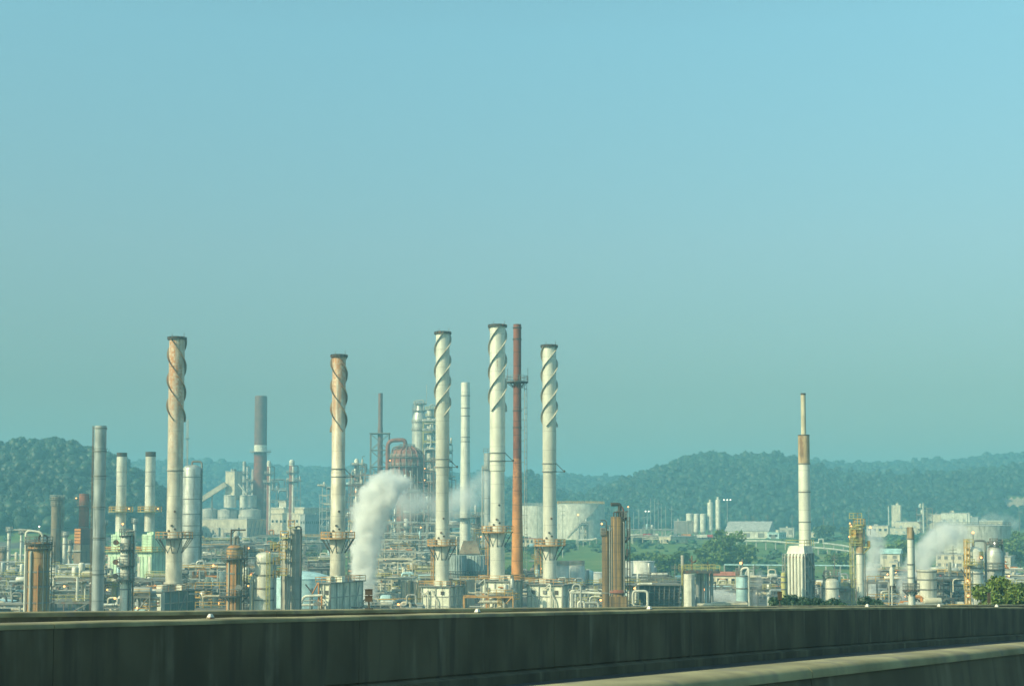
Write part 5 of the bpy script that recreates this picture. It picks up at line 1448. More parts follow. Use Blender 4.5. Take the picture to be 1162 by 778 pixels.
# left background columns
column('dark greenish column with a ringed head in front of the wooded hill', 62.5, 450, 563, 5.6, 'browncol2', plats=((566, 7.5), (573, 6.5)), rings=(600,), platmat='midsteel', railmat='palesteel', dome=False, lad=0)
t, s, R, H = column('dark red chimney rising from an orange box among the left columns', 94, 455, 560, 5.6, 'redstack_mid', name='steel_chimney', cat='chimney', dome=False, plats=((573, 8),), rings=(598,), platmat='midsteel', lampz=((87, 565),))
c = Corner('heater_box', 'orange slatted heater box at the foot of the dark red chimney', 'heater', 81, 90, 104, 440, zb=0)
c.box('base_casing', 'browncol2', -c.w, 0, 0, c.d, 0, c.z(618)); c.box('upper_casing', 'darkrust', -c.w * .95, -.2, .3, c.d * .9, c.z(618), c.z(600))
for i in range(5): c.box('slat', 'orangepaint', -c.w * .95, -.15, .05, .28, c.z(616) + i * .95, c.z(616) + i * .95 + .7)
c.box('pipe_shelf', 'palesteel', -c.w, .6, -.7, -.1, c.z(625), c.z(624))
for px, top, r, Y, lab in ((9.5, 598, 2.0, 440, 'slim pale column nearest the picture edge before the wooded hill'), (23.5, 600, 1.5, 445, 'thin pale column between the edge column and the fat rusty column'), (73, 603, 2.6, 450, 'short pale column between the dark greenish column and the orange box'), (79, 612, 2.2, 455, 'stubby white column beside the orange slatted box'), (69.5, 622, 3.2, 452, 'stubby white vessel behind the white domed tank'),
                       (3, 620, 4, 430, 'stubby brown vessel at the picture edge before the hill'), (152, 588, 1.8, 470, 'small white column between the two dark capped stacks'), (118, 590, 1.6, 480, 'thin grey column just behind the tall grey blue chimney')):
    column(lab, px, Y, top, r, 'vessel_white' if 'white' in lab or 'pale' in lab else 'browncol2', plats=((top + 4, r + 2.0),), rings=(top + 14,), platmat='midsteel', railmat='palesteel')
# red/white stacks of the far unit
for px, top, Y, r, lab in ((305, 523, 830, 2.3, 'rust and white striped reactor stack just behind the massive brown chimney'), (331, 522, 835, 3.0, 'rust and white striped reactor stack over the wide beige shed'), (404.5, 521, 740, 2.6, 'rust and white striped reactor stack left of the lattice tower'), (277, 523, 880, 1.9, 'thin rusty stack beside the beige elevator tower'), (287, 532, 880, 1.8, 'thin pale stack between the beige elevator tower and the brown chimney')):
    t, s, R, H = column(lab, px, Y, top, r, 'redstack_mid' if 'rust and' in lab else 'palesteel', dome=True, rings=(top + 4, top + 12), plats=((top + 14, r + 3), (top + 24, r + 4)), platmat='midsteel', railmat='palesteel', ref=550, neck=(.3, .6, top + 6, top + 30, r + 4, 'midsteel'))
    if 'rust and' in lab:
        mb = MB(); mb.lathe([(R * 1.03, H * .45), (R * 1.03, H * .45 + (s.z(top + 10) - H * .45))][:1] + [(R * 1.03, s.z(top + 5)), (R * .7, H + .2), (.05, H + .4)], n=24, caps=False) if False else mb.lathe([(R * 1.03, s.z(top + 6)), (R * 1.03, s.z(top + 1)), (R * .6, H + .3), (.05, H + .5)], n=24, caps=False)
        mb.build('white_cap', 'white', t)
        mb = MB(); mb.lathe([(R * .55, 0), (R * .55, s.z(top + 7))], c=(R * .6, -R * .6, 0), n=16); mb.build('side_pipe', 'white', t)

# pair of cooling cells behind the pale stacks
for p0, p1, Y, lab in ((509, 529, 395, 'slatted blue grey cooling cell next to the pale stack near the steam'), (528, 556, 400, 'wider slatted blue grey cooling cell behind the tallest helical stack')):
    pc = (p0 + p1) / 2; s = Spot(pc, Y, 645, 0); R = (p1 - p0) / 2 * s.k
    t = thing('cooling_cell', lab, 'cooling tower', s.o, group='cooling cells')
    mb = MB(); mb.lathe([(R, 0), (R, s.z(653)), (R * .97, s.z(640)), (R * .99, s.z(629.5)), (R * .9, s.z(629.5)), (R * .9, s.z(633))], n=36, caps=False); mb.build('shell', 'teal_tank', t)
    mb = MB(); mb.annulus(R, R + 1.0, s.z(654) - .3, s.z(654)); mb.ringrail(R + .9, s.z(654), 1.6, t=.1, posts=30); mb.build('railing', 'darksteel', t)
    mb = MB()
    for i in range(24):
        a = 2 * pi * i / 24; mb.tube((R * 1.01 * cos(a), R * 1.01 * sin(a), 0), (R * 1.0 * cos(a), R * 1.0 * sin(a), s.z(630)), .10, n=4)
    mb.build('rib', 'steelgrey', t)
s = Spot(531, 405, 625, zb=W(531, 631, 405).z - 6)
t = thing('roof_hood', 'small brown pitched hood behind the cooling cells', 'hood', (s.o.x, 425, 0))
mb = MB(); zt = W(531, 613, 425).z; zb_ = W(531, 628, 425).z
mb.add([(-3.2, -4, zb_), (3.2, -4, zb_), (3.2, 4, zb_), (-3.2, 4, zb_), (-2, 0, zt), (2, 0, zt)], [(0, 1, 5, 4), (1, 2, 5), (2, 3, 4, 5), (3, 0, 4), (3, 2, 1, 0)]); mb.build('roof', 'browncol2', t, sharp=.1)
mb = MB(); mb.box((0, 0, zb_ / 2), (6, 7, zb_)); mb.build('wall', 'steelgrey', t)
# beige tapering blocks near the steam
for p0, pm, p1, Y, lab in ((456, 463, 468, 330, 'beige tapering concrete block with dark pipe loops near the steam'), (467, 474, 480, 331, 'tan concrete block beside the yellow ladder of the pale stack'), (521, 530, 538, 333, 'beige concrete block on the deck beside the tallest helical stack')):
    c = Corner('concrete_block', lab, 'block', p0, pm, p1, Y, zb=0)
    c.box('block', 'cream', -c.w, 0, 0, c.d, 0, c.z(658), taper=1.08)
    mb = MB(); x = -c.w * .5; mb.sweep([(x - .6, -.6, 0), (x - .6, -.6, c.z(659)), (x + .5, -.6, c.z(659)), (x + .5, -.6, 0)], .2, 8, .5); mb.build('pipe_loop', 'midsteel', c.t)
s = Spot(438, 322, 680, 0)
t = thing('storage_drum', 'small pale cyan drum tank behind the dark boxes on the parapet', 'tank', s.o)
mb = MB(); mb.capsule((-4.5 * s.k, 0, s.z(679)), (4.5 * s.k, 0, s.z(679)), 4.6 * s.k); mb.build('shell', 'cyan', t)
mb = MB()
for x in (-3, 3): mb.box((x * s.k, 0, s.z(681) / 2), (.5, 1.4, s.z(681)))
mb.build('saddle', 'concrete', t)
s = Spot(450, 312, 686, 0)
t = thing('pipeline', 'bright white pipe lying just above the parapet from the steam to the cream furnace', 'pipe', s.o)
mb = MB(); mb.tube((-24 * s.k, 0, s.z(685.5)), (30 * s.k, 0, s.z(684.5)), 1.4 * s.k, n=10); mb.build('pipe', 'white', t)
mb = MB(); mb.tube((-22 * s.k, 1, s.z(680)), (28 * s.k, 1, s.z(679)), .7 * s.k, n=8); mb.build('pipe', 'yellow', t)
mb = MB()
for x in (-20, -5, 10, 25): mb.box((x * s.k, 0, s.z(687) / 2), (.5, 1.5, s.z(687)))
mb.build('support', 'concrete', t)
s = Spot(350, 292, 680, 0); k = s.k
t = thing('pipe_manifold', 'white bent pipes and valves on legs before the shorter rusty stack', 'pipework', s.o)
for j, pts in enumerate(([(-9, 692), (-8, 683), (-5, 676), (16, 675)], [(-7, 686), (20, 685)], [(-4, 681), (12, 680), (12, 692)], [(16, 675), (16, 692)], [(3, 692), (3, 676)])):
    mb = MB(); mb.sweep([(a * k, -.4 * j, s.z(b)) for a, b in pts], (1.5, 1.3, .8, 1.0, .6)[j] * k, 9, 1); mb.build('pipe', ('white', 'white', 'palesteel', 'orangepaint', 'midsteel')[j], t)
mb = MB()
for x in (10, 14): mb.tube((x * k, -2, s.z(684)), (x * k, -2.6, s.z(684)), 2.2 * k, n=12)
mb.build('valve', 'midsteel', t)
s = Spot(350, 300, 672, zb=0)
t = thing('jib_crane', 'small dark jib crane leaning over the white bent pipes', 'crane', s.o)
mb = MB(); mb.tube((4 * s.k, 0, 0), (4 * s.k, 0, s.z(667)), .18, n=6); mb.build('post', 'darksteel', t)
mb = MB(); mb.tube((4 * s.k, 0, s.z(672)), (-3.5 * s.k, 0, s.z(662.5)), .16, n=6); mb.build('arm', 'darksteel', t)

# ================================================================== PROCESS UNITS: steel frames full of drums and pipes
def unit(label, p0, p1, top, Y, depth, seed, tone='midsteel', bay=6.0, lev=4.2, fill=1.0, rail='olive', pmats=('palesteel', 'cream', 'midsteel', 'darksteel', 'steelgrey'), name='process_unit', rot=0.0, zb=None, dens=1.0):
    rd = random.Random(seed)
    s = Spot((p0 + p1) / 2, Y, top, zb); w = (p1 - p0) * s.k; H = max(4, s.z(top))
    t = thing(name, label, 'process unit', s.o, rot)
    nb = max(1, round(w / bay)); nl = max(1, round(H / lev)); nd = max(1, round(depth / 7))
    fr = MB(); cs = .26 if Y < 500 else .34
    hs_ = [[nl - (rd.random() < .35) * rd.randint(0, max(0, nl // 2)) for j in range(nd + 1)] for i in range(nb + 1)]
    xs = [-w / 2 + w * i / nb for i in range(nb + 1)]; ys = [depth * j / nd for j in range(nd + 1)]
    for i, x in enumerate(xs):
        for j, y in enumerate(ys):
            fr.box((x, y, hs_[i][j] * H / nl / 2), (cs, cs, hs_[i][j] * H / nl))
    for l in range(1, nl + 1):
        z = H * l / nl
        for i in range(nb + 1):
            for j in range(nd + 1):
                if i < nb and hs_[i][j] >= l and hs_[i + 1][j] >= l:
                    fr.box(((xs[i] + xs[i + 1]) / 2, ys[j], z - .2), (xs[i + 1] - xs[i], cs * .8, .35))
                    if rd.random() < .22: fr.tube((xs[i], ys[j], z - H / nl), (xs[i + 1], ys[j], z), .12, n=4)
                if j < nd and hs_[i][j] >= l and hs_[i][j + 1] >= l:
                    fr.box((xs[i], (ys[j] + ys[j + 1]) / 2, z - .2), (cs * .8, ys[j + 1] - ys[j], .35))
    fr.build('frame', tone, t)
    npipe = 0
    for l in range(1, nl + 1):
        z = H * l / nl
        if rd.random() < .75:
            i0 = rd.randint(0, nb - 1); i1 = rd.randint(i0 + 1, nb)
            mb = MB(); mb.box(((xs[i0] + xs[i1]) / 2, depth / 2, z + .08), (xs[i1] - xs[i0], depth, .12)); dk = mb.build('deck', 'midsteel', t)
            mb = MB(); mb.rail([(xs[i0], -.1, z + .14), (xs[i1], -.1, z + .14)], 1.2, .07 if Y < 500 else .1, 1.6); mb.build('railing', rail, dk)
            for q in range(int(rd.randint(1, 3) * fill)):
                x = rd.uniform(xs[i0], xs[i1]); r = rd.uniform(.3, .75); y = rd.uniform(.2, depth * .6)
                mb = MB()
                if rd.random() < .5:
                    L_ = rd.uniform(2, 5); mb.capsule((x - L_ / 2, y, z + r + .3), (x + L_ / 2, y, z + r + .3), r, 14)
                else:
                    mb.capsule((x, y, z + .4), (x, y, z + .4 + rd.uniform(1.5, 3.5)), r, 14)
                mb.build('drum', rd.choice(['white', 'silver', 'vessel_white', 'steelgrey', 'cyan', 'cream']), t)
        for q in range(int(rd.randint(1, 3) * dens)):
            x0, x1 = sorted((rd.uniform(-w / 2, w / 2), rd.uniform(-w / 2, w / 2))); y = rd.uniform(-.8, depth * .5); zz = z + rd.uniform(-1.5, .9)
            if x1 - x0 < 2: x1 = x0 + 3
            pts = [(x0, y, zz), (x1, y, zz)]
            if rd.random() < .6: pts.append((x1, y, max(0, zz - rd.uniform(2, 6))))
            if rd.random() < .5: pts.insert(0, (x0, y, zz + rd.uniform(-4, 3)))
            mb = MB(); mb.sweep(pts, rd.uniform(.12, .38), 8, .7); mb.build('pipe', rd.choice(pmats), t); npipe += 1
    for q in range(int(nb * .8 * dens)):
        x = rd.uniform(-w / 2, w / 2); zt = H * rd.uniform(.5, 1.15); y = rd.uniform(-1, depth * .4)
        mb = MB(); mb.sweep([(x, y, 0), (x, y, zt), (x + rd.uniform(-3, 3), y + .3, zt)], rd.uniform(.12, .32), 8, .6); mb.build('pipe', rd.choice(pmats), t)
    for q in range(max(1, int(nb * .35 * fill))):
        x = rd.uniform(-w / 2, w / 2); y = rd.uniform(.5, depth); r = rd.uniform(.4, 1.1); h = H * rd.uniform(.55, 1.25)
        mb = MB(); mb.lathe([(r, 0), (r, h - r * .5), (r * .8, h - r * .2), (r * .4, h), (.02, h + .02)], (x, y, 0), 16); tw = mb.build('vessel_column', rd.choice(['vessel_white', 'silver', 'tank_grey', 'browncol2', 'steelgrey', 'cream']), t)
        mb = MB(); mb.annulus(r, r + .9, h * .82 - .15, h * .82, (x, y, 0), 16); mb.ringrail(r + .85, h * .82, 1.1, c=(x, y), t=.06 if Y < 500 else .09, posts=8); mb.build('landing', rail, tw)
    if rd.random() < .5:
        x = rd.uniform(-w * .4, w * .4)
        mb = MB(); mb.ladder(x, -.6, 0, H, FR, .7, .08, cage=Y < 400, step=.9); mb.build('ladder', rail, t)
    if rd.random() < .45:
        lamp(t, rd.uniform(-w / 2, w / 2), -.5, H * rd.uniform(.5, 1.0), .2 if Y < 450 else .3)
    return t
U = unit
Lb = 'steel pipe frame '
U(Lb + 'between the fat rusty column and the tall grey blue chimney', 56, 104, 657, 300, 10, 1, pmats=('midsteel', 'orangepaint', 'palesteel', 'white'))
U(Lb + 'in front of the white domed tank', 52, 108, 653, 350, 8, 2, dens=1.4)
U(Lb + 'at the picture edge beside the blue grey open tank', -20, 30, 655, 340, 10, 3, dens=1.4)
U('low dark pipe frame across the foot of the wooded hill at the picture edge', -20, 58, 640, 410, 10, 4, dens=1.3)
U(Lb + 'at the foot of the tall grey blue chimney', 117, 133, 660, 310, 8, 5)
U(Lb + 'below the pale green heaters', 112, 190, 657, 360, 10, 6, dens=1.3)
U(Lb + 'between the four platform column and the long teal furnace', 152, 170, 676, 275, 5, 7, rail='yellow')
U(Lb + 'between the long teal furnace and the orange stained column', 222, 258, 668, 290, 10, 8, rail='yellow', dens=1.4)
U('wide steel frame of pipes and drums behind the orange stained column', 224, 292, 640, 400, 18, 9, dens=1.4, rail='palesteel')
U('hazy steel frame of pipes below the long windowless beige building', 200, 300, 618, 520, 16, 10, dens=1.5, rail='palesteel')
U(Lb + 'between the orange stained column and the silvery domed column', 276, 292, 660, 290, 6, 11)
U('dim steel frame beneath the wide beige shed, behind the square tower', 300, 384, 632, 470, 14, 12, rail='palesteel')
U('hazy scaffold like tower frame left of the shorter rusty helical stack', 363, 379, 552, 760, 10, 13, bay=4, lev=4, tone='palesteel', rail='palesteel')
U('rusty high frame between the shorter helical stack and the lattice tower', 388, 424, 541, 760, 12, 14, tone='redsteel', rail='palesteel')
U('tangled dark unit of vessels below the striped stack over the beige shed', 300, 341, 545, 850, 14, 15, dens=1.8, fill=1.5, rail='palesteel', bay=7, lev=6)
U('slender frame of small vessels behind the massive brown chimney', 272, 300, 545, 890, 10, 16, dens=1.5, rail='palesteel')
U('dense dark unit around the base of the red reactor', 438, 500, 548, 700, 14, 17, dens=1.8, fill=1.4, rail='palesteel', lev=5)
U('brown platform structure between the lattice tower and the rusty high frame', 396, 443, 538, 715, 8, 51, tone='redsteel', rail='palesteel', dens=2, bay=6, lev=5, pmats=('redsteel', 'midsteel', 'cream', 'palesteel'))
U('dark brown scaffold at the shady side of the big red reactor', 481, 503, 511, 678, 7, 53, tone='redsteel', rail='midsteel', dens=1.6, fill=1.4, bay=5, lev=5, pmats=('redsteel', 'midsteel', 'browncol2', 'palesteel'))
U('low brown scaffold beneath the dome of the big red reactor', 440, 486, 546, 664, 5, 54, tone='redsteel', rail='midsteel', dens=1.4, fill=1.2, bay=6, lev=5, pmats=('redsteel', 'midsteel', 'browncol2', 'palesteel'))
U('brown scaffold tower under the rusty stack left of the lattice tower', 398, 414, 528, 735, 7, 55, tone='redsteel', rail='midsteel', dens=1.6, bay=5, lev=5, pmats=('redsteel', 'midsteel', 'browncol2'))
U('tower of cream landings stacked in front of the silvery regenerator', 480, 499, 478, 700, 5, 52, tone='olive', rail='palesteel', dens=1.2, bay=6, lev=5, pmats=('cream', 'palesteel', 'midsteel'))
U('dense unit of landings beside the silvery regenerator column', 488, 512, 503, 720, 12, 18, dens=1.5, rail='olive', lev=4.5)
U('long white pipe rack with loops in the hazy middle ground below the steam', 402, 500, 592, 560, 12, 19, dens=1.6, tone='palesteel', rail='palesteel', fill=1.3)
U('pale pipe rack crowded with drums in front of the hazy long rack', 408, 498, 612, 470, 12, 20, dens=1.6, tone='palesteel', rail='yellow', fill=1.3)
U('cream steel table frame with a sloping yellow stair near the steam', 420, 468, 634, 400, 12, 21, dens=1.2, tone='cream', rail='yellow', bay=9, lev=7)
U(Lb + 'right behind the rising white steam', 404, 470, 655, 350, 9, 22, dens=1.5, tone='palesteel', pmats=('white', 'palesteel', 'cyan', 'cream'))
U('yellow railed deck of pumps and pipes before the tallest helical stack', 526, 582, 676, 306, 5, 23, rail='yellow', tone='yellowrust', fill=1.4, pmats=('white', 'cream', 'palesteel'))
U('hazy unit of landings behind the white banded stack', 508, 556, 585, 520, 12, 24, dens=1.5, rail='palesteel', lev=4)
U('yellow pipe frame on the shoulder of the tallest helical stack', 538, 556, 605, 430, 8, 25, rail='yellow', tone='olive')
U('dark low frame along the slope foot behind the red brown stack', 592, 632, 655, 400, 8, 26, tone='darksteel', rail='darksteel')
U('low frame of pale pipes between the twin tanks and the brown columns', 640, 690, 664, 345, 8, 27, pmats=('white', 'palesteel', 'cyan'))
U('narrow yellow frame behind the stack nearest the green slope', 607, 614, 622, 430, 4, 28, rail='yellow', tone='olive', bay=4)
U(Lb + 'squeezed between the brown columns and the dark cooling tower', 709, 726, 664, 292, 6, 29, pmats=('white', 'palesteel', 'white'))
U('dark railed frame under the tapered pair of tanks', 700, 760, 655, 380, 8, 30, tone='darksteel', rail='midsteel')
U('low dim frame with red roofs behind the wide railed platform', 752, 812, 660, 370, 8, 31, tone='midsteel')
U('low dark frame behind the ribbed white furnace', 860, 900, 668, 330, 8, 32, tone='darksteel')
U(Lb + 'between the squat pale vessel and the rust topped white column', 949, 968, 668, 300, 6, 33, pmats=('white', 'palesteel'))
U('ochre frame with railings between the rust topped column and the slim chimney', 984, 1032, 660, 320, 10, 34, rail='yellow', tone='midsteel', dens=1.3, pmats=('palesteel', 'cream', 'white', 'orangepaint'))
U('low dark pipe rack behind the silver cylinder on a post', 986, 1030, 648, 380, 8, 35, rail='olive', tone='darksteel')
U('dark frame of coolers between the wide steaming vessel and the platformed column', 1062, 1096, 657, 330, 12, 36, tone='darksteel', rail='darksteel', dens=1.5)
U('pale pipe frame beneath the white office building', 1062, 1100, 649, 420, 8, 37, tone='palesteel', rail='palesteel')
U('low pipe frame beyond the bright green trees', 1136, 1180, 664, 330, 8, 38, tone='midsteel')
U('rusty process frame on the roof line of the far pink factory', 1044, 1058, 576, 985, 8, 39, tone='redsteel', rail='olive', lev=5, bay=4, dens=2)
U('low lattice of beams among the substation poles', 690, 768, 600, 850, 14, 40, tone='palesteel', rail='palesteel', bay=7, lev=5, dens=.7, fill=.8)
U('small blue frame structure on the slope beside the largest white tank', 658, 668, 594, 760, 6, 41, tone='steelgrey', rail='palesteel', bay=4)
U('low bundle of beams and transformers at the end of the substation wall', 718, 752, 611, 740, 8, 42, tone='cream', rail='palesteel', bay=5, lev=4)

# ================================================================== PIPE RACKS: rows of long level pipes
MARK = [(5, 'the picture edge'), (43, 'the fat rust streaked column'), (82, 'the white domed tank'), (112, 'the tall grey blue chimney'), (142, 'the four platform column'), (172, 'the pale green heaters'), (199, 'the leftmost helical stack'),
        (240, 'the big silver banded column'), (266, 'the orange stained column'), (300, 'the silvery domed column'), (331, 'the square concrete tower'), (358, 'the cyan domed tank'), (384, 'the shorter rusty stack'), (420, 'the rising steam'), (450, 'the beige concrete blocks'),
        (480, 'the yellow ladder stack'), (528, 'the cooling cells'), (565, 'the tallest helical stack'), (590, 'the red brown stack'), (623, 'the stack nearest the slope'), (655, 'the white pipe loops'), (697, 'the twin brown columns'), (747, 'the dark cooling tower'), (795, 'the wide railed platform'),
        (841, 'the light blue cylinder'), (875, 'the dark long shed'), (912, 'the ribbed white furnace'), (945, 'the squat pale vessel'), (976, 'the rust topped white column'), (1010, 'the silver cylinder post'), (1034, 'the slim white chimney'), (1052, 'the steaming wide vessel'), (1080, 'the white office building'), (1105, 'the platformed white column'), (1150, 'the bright green trees')]
USED = set()
def rack(p0, p1, Y, H, seed, tone='midsteel', depth=7, levels=3):
    rd = random.Random(seed)
    pc = (p0 + p1) / 2; mk = min(MARK, key=lambda q: abs(q[0] - pc))[1]
    row = 'just' if Y < 345 else 'some way' if Y < 420 else 'well' if Y < 520 else 'far'
    adj = {'midsteel': 'grey', 'darksteel': 'dark', 'palesteel': 'pale', 'olive': 'ochre', 'redsteel': 'rusty', 'cream': 'cream'}[tone]
    hh = 'low' if H < 7 else 'medium high' if H < 11 else 'tall'
    lab = f'{hh} {adj} pipe rack {row} behind {mk}'
    for ex in (' with pale pipes', ' with mixed pipes', ' with coloured pipes', ' with long pipes'):
        if lab not in USED: break
        lab = f'{hh} {adj} pipe rack {row} behind {mk}' + ex
    USED.add(lab)
    s = Spot(pc, Y, 640); w = (p1 - p0) * s.k
    t = thing('pipe_rack', lab, 'pipe rack', s.o, rd.uniform(-.12, .12))
    nb = max(1, round(w / 6)); fr = MB(); cs = .24 + Y / 4000
    for i in range(nb + 1):
        x = -w / 2 + w * i / nb
        for y in (0, depth): fr.box((x, y, H / 2), (cs, cs, H))
        for l in range(levels): fr.box((x, depth / 2, H * (1 - l * .26) - .15), (cs * .8, depth, .3))
    for l in range(levels):
        for y in (-.02, depth + .02): fr.box((0, y, H * (1 - l * .26) - .32), (w, cs * .6, .25))
    fr.build('frame', tone, t)
    cols = ['palesteel', 'white', 'midsteel', 'steelgrey', 'cream', 'silver', 'darksteel', 'cyan', 'orangepaint']
    wts = [4, 2, 5, 4, 4, 3, 4, 1, 2]
    for l in range(levels):
        z = H * (1 - l * .26)
        for q in range(rd.randint(2, 4)):
            r = rd.uniform(.12, .38); y = rd.uniform(-.1, depth * .8)
            x0 = -w / 2 - rd.uniform(-w * .3, 2); x1 = w / 2 + rd.uniform(-w * .3, 2)
            pts = [(x0, y, z + r), (x1, y, z + r)]
            if rd.random() < .35:
                xm = rd.uniform(x0 + 1, x1 - 3); up = rd.uniform(1.2, 2.4)
                pts = [(x0, y, z + r), (xm, y, z + r), (xm, y, z + r + up), (xm + 2, y, z + r + up), (xm + 2, y, z + r), (x1, y, z + r)]
            if rd.random() < .4: pts.append((x1, y, z - rd.uniform(1, 4)))
            mb = MB(); mb.sweep(pts, r, 8, .6, 3); mb.build('pipe', rd.choices(cols, wts)[0], t)
    if rd.random() < .5:
        mb = MB(); mb.rail([(-w / 2, -.2, H + .1), (w / 2, -.2, H + .1)], 1.1, .06 + Y / 9000, 1.8); mb.build('railing', rd.choice(['yellow', 'olive', 'yellow', 'palesteel']), t)
    for q in range(rd.randint(0, 2)):
        x = rd.uniform(-w * .45, w * .45); L_ = rd.uniform(1.5, 4); r = rd.uniform(.4, .8)
        mb = MB(); mb.capsule((x, 1, H + r + .2), (x + L_, 1, H + r + .2), r, 14); mb.build('drum', rd.choice(['midsteel', 'silver', 'vessel_white', 'steelgrey', 'cream']), t)
    if rd.random() < .35: lamp(t, rd.uniform(-w / 2, w / 2), -.5, H * rd.uniform(.7, 1.2), .16 + Y / 4000)
rr_ = random.Random(99)
def fill(a, b, Y, h0, h1, step=(28, 52), tones=('midsteel', 'palesteel', 'midsteel', 'darksteel'), gap=4):
    x = a
    while x < b:
        w_ = rr_.uniform(*step); e = min(b, x + w_)
        if e - x > 12: rack(x, e, Y + rr_.uniform(-6, 6), rr_.uniform(h0, h1), rr_.randint(0, 99999), rr_.choice(tones))
        x = e + rr_.uniform(0, gap)
fill(-25, 170, 325, 5.5, 8.5)
fill(-25, 300, 385, 6, 9.5)
fill(195, 375, 440, 6, 10)
fill(-25, 60, 520, 6, 10)
fill(110, 380, 520, 8, 13, tones=('palesteel', 'midsteel'))
fill(196, 400, 640, 9, 14, (30, 60), ('palesteel', 'midsteel'))
fill(395, 560, 640, 10, 19, (30, 60), ('palesteel', 'midsteel', 'cream'))
fill(395, 575, 530, 8, 15, (28, 50), ('palesteel', 'cream', 'midsteel'))
fill(400, 500, 430, 7, 11, (24, 46), ('palesteel', 'cream', 'olive'))
fill(404, 560, 372, 5.5, 9, (24, 46), ('palesteel', 'cream', 'olive'))
fill(585, 720, 365, 4, 6.5)
fill(590, 640, 470, 4, 6, tones=('darksteel', 'midsteel'))
fill(700, 800, 345, 4, 6, tones=('darksteel', 'midsteel'))
fill(800, 990, 395, 3.5, 5.5, tones=('darksteel', 'midsteel'))
fill(945, 1165, 345, 4.5, 8)
fill(-25, 30, 292, 4, 6)
fill(116, 170, 292, 3.5, 5.5)
fill(224, 256, 300, 4, 6)
fill(408, 478, 300, 2.6, 4, tones=('cream', 'palesteel'))
fill(592, 600, 300, 3, 4)
fill(655, 684, 310, 3.5, 5.5)
fill(985, 1100, 300, 3, 4.6, tones=('midsteel', 'olive'))
fill(-25, 190, 470, 7, 11)
fill(200, 372, 580, 9, 13)
fill(398, 500, 480, 8, 13, (24, 44), ('palesteel', 'cream', 'midsteel'))
fill(398, 560, 585, 10, 17, (24, 44), ('palesteel', 'redsteel', 'midsteel'))
fill(980, 1165, 420, 5, 8, tones=('darksteel', 'midsteel', 'palesteel'))

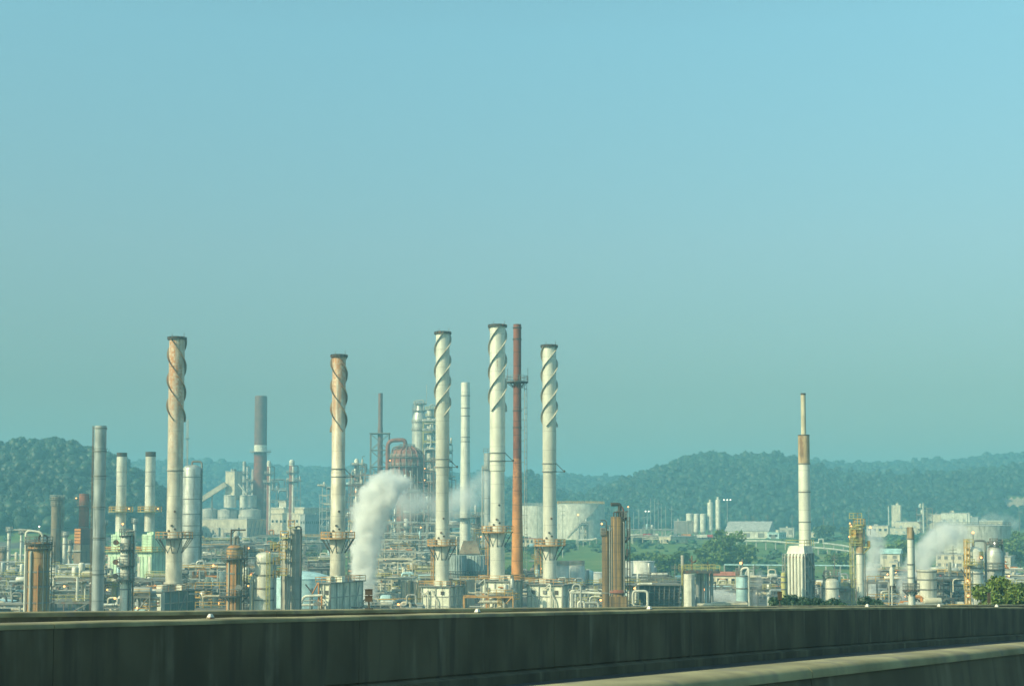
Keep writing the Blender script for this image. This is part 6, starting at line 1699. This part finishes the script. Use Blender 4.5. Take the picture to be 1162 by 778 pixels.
# ================================================================== STEAM
def steam(label, px, py, Y, path, dens, seed, scale=.22, col=(.985, .985, .975), soft=1.0, bow=0.0, aniso=.0, lo=.30, hi=.62):
    """path: list of (column, row, radius in columns); the plume is a soft volume round this line"""
    P = [W(a, b, Y) for a, b, r in path]; k = W(px + 1, py, Y).x - W(px, py, Y).x
    o = P[0].copy()
    t = thing('steam_plume', label, 'steam', o)
    R = [r * k for a, b, r in path]
    # dense sampling of the axis
    mb = MB(); pts = []; rs = []
    for i in range(len(P) - 1):
        for j in range(6):
            q = j / 6; pts.append((P[i].lerp(P[i + 1], q)) - o); rs.append(R[i] + (R[i + 1] - R[i]) * q)
    pts.append(P[-1] - o); rs.append(R[-1])
    # metaball-free hull: union of bumpy spheres remeshed
    bm = bmesh.new(); rd = random.Random(seed)
    n = len(pts)
    for i, (p, r) in enumerate(zip(pts, rs)):
        bmesh.ops.create_icosphere(bm, subdivisions=2, radius=r * .95, matrix=Matrix.Translation(p))
        for q in range(3):
            a = rd.uniform(0, 2 * pi); e = rd.uniform(-.9, .9)
            off = Vector((cos(a) * cos(e), sin(a) * cos(e) * .9, sin(e))) * r * rd.uniform(.45, .8)
            bmesh.ops.create_icosphere(bm, subdivisions=2, radius=r * rd.uniform(.35, .62), matrix=Matrix.Translation(p + off))
    me = bpy.data.meshes.new('plume'); bm.to_mesh(me); bm.free()
    ob = bpy.data.objects.new('plume', me); COL.objects.link(ob); ob.parent = t
    md = ob.modifiers.new('remesh', 'REMESH'); md.mode = 'VOXEL'; md.voxel_size = max(.25, min(rs) * .22)
    m = bpy.data.materials.new('steam'); m.use_nodes = True; nt = m.node_tree; L = nt.links
    nt.nodes.remove(nt.nodes['Principled BSDF'])
    v = N(nt, 'ShaderNodeVolumePrincipled'); v.inputs['Color'].default_value = (*col, 1); v.inputs['Anisotropy'].default_value = aniso
    tc = N(nt, 'ShaderNodeTexCoord')
    # distance to the axis: minimum over capsules
    dist = None
    def mth(op, a, b=None, c=None):
        q = N(nt, 'ShaderNodeMath', operation=op)
        for i, w_ in enumerate((a, b, c)):
            if w_ is None: continue
            if isinstance(w_, (int, float)): q.inputs[i].default_value = w_
            else: L.new(w_, q.inputs[i])
        return q.outputs[0]
    nz = N(nt, 'ShaderNodeTexNoise'); nz.inputs['Scale'].default_value = scale; nz.inputs['Detail'].default_value = 5; nz.inputs['Roughness'].default_value = .62
    ofs = N(nt, 'ShaderNodeVectorMath', operation='ADD'); ofs.inputs[1].default_value = (seed * 13.7, seed * 5.1, 0)
    L.new(tc.outputs['Object'], ofs.inputs[0]); L.new(ofs.outputs[0], nz.inputs['Vector'])
    warp = N(nt, 'ShaderNodeVectorMath', operation='MULTIPLY_ADD')
    sub = N(nt, 'ShaderNodeVectorMath', operation='SUBTRACT'); L.new(nz.outputs['Color'], sub.inputs[0]); sub.inputs[1].default_value = (.5, .5, .5)
    L.new(sub.outputs[0], warp.inputs[0]); warp.inputs[1].default_value = [max(rs) * 1.25] * 3; L.new(tc.outputs['Object'], warp.inputs[2])
    for i in range(len(P) - 1):
        a = P[i] - o; b = P[i + 1] - o; ab = b - a; ll = ab.length_squared
        s1 = N(nt, 'ShaderNodeVectorMath', operation='SUBTRACT'); L.new(warp.outputs[0], s1.inputs[0]); s1.inputs[1].default_value = a
        dp = N(nt, 'ShaderNodeVectorMath', operation='DOT_PRODUCT'); L.new(s1.outputs[0], dp.inputs[0]); dp.inputs[1].default_value = ab / ll
        cl = N(nt, 'ShaderNodeClamp'); L.new(dp.outputs['Value'], cl.inputs[0])
        sc = N(nt, 'ShaderNodeVectorMath', operation='SCALE'); sc.inputs[0].default_value = ab; L.new(cl.outputs[0], sc.inputs['Scale'])
        d2 = N(nt, 'ShaderNodeVectorMath', operation='DISTANCE'); L.new(s1.outputs[0], d2.inputs[0]); L.new(sc.outputs[0], d2.inputs[1])
        rr = mth('MULTIPLY_ADD', cl.outputs[0], R[i + 1] - R[i], R[i])
        e = mth('DIVIDE', d2.outputs['Value'], rr)
        dist = e if dist is None else mth('MINIMUM', dist, e)
    mr = N(nt, 'ShaderNodeMapRange'); mr.interpolation_type = 'SMOOTHSTEP'; L.new(dist, mr.inputs[0])
    mr.inputs[1].default_value = .95; mr.inputs[2].default_value = .95 - .55 * soft; mr.inputs[3].default_value = 0; mr.inputs[4].default_value = 1
    tex = N(nt, 'ShaderNodeMapRange'); L.new(nz.outputs['Fac'], tex.inputs[0]); tex.inputs[1].default_value = lo; tex.inputs[2].default_value = hi; tex.inputs[3].default_value = .12; tex.inputs[4].default_value = 1
    L.new(mth('MULTIPLY', mth('MULTIPLY', mr.outputs[0], tex.outputs[0]), dens), v.inputs['Density'])
    L.new(v.outputs[0], nt.nodes['Material Output'].inputs['Volume'])
    me.materials.append(m)
    return t
steam('thick white steam column rising beside the shorter rusty helical stack', 412, 640, 345, [(415, 705, 17), (413, 660, 18), (416, 615, 21), (421, 580, 28), (436, 556, 26)], 2.0, 1, .30, soft=1.25, lo=.40, hi=.58)
steam('broad thinner cloud of steam drifting behind the pale stacks', 470, 570, 420, [(424, 565, 24), (446, 556, 26), (470, 572, 32), (500, 576, 32), (530, 564, 28), (550, 548, 20)], .24, 2, .10, soft=1.6, lo=.40, hi=.62)
steam('billowing head of steam curling over in front of the red reactor', 440, 548, 350, [(420, 580, 20), (434, 558, 22), (448, 548, 19), (460, 546, 11)], 1.5, 3, .30, soft=1.25, lo=.40, hi=.58)
steam('wavering steam rising beyond the rust topped white column', 988, 640, 335, [(992, 705, 12), (989, 650, 13), (996, 618, 13), (990, 604, 9)], .8, 4, .33, soft=1.4)
steam('steam cloud leaning over from the wide pale vessel', 1045, 630, 330, [(1048, 650, 13), (1054, 622, 19), (1066, 608, 21), (1086, 604, 17)], .75, 5, .25, soft=1.4)
steam('steam drifting low behind the slim white chimney', 1026, 650, 305, [(1020, 700, 10), (1024, 668, 10), (1032, 640, 12), (1044, 624, 12)], .9, 6, .35, soft=1.4)
steam('flat low white steam between the wide platform and the light blue cylinder', 815, 675, 325, [(792, 677, 5), (806, 674, 8), (820, 676, 10), (836, 680, 11)], .8, 7, .35, soft=1.2)
steam('thin wisp of steam in front of the dark long shed', 861, 662, 330, [(856, 690, 6), (860, 668, 7), (864, 648, 6)], .26, 8, .4, soft=1.5)
steam('faint far steam over the tan factory block', 1134, 590, 960, [(1112, 592, 7), (1126, 586, 9), (1142, 589, 9), (1152, 596, 10)], .11, 9, .12, soft=1.5)
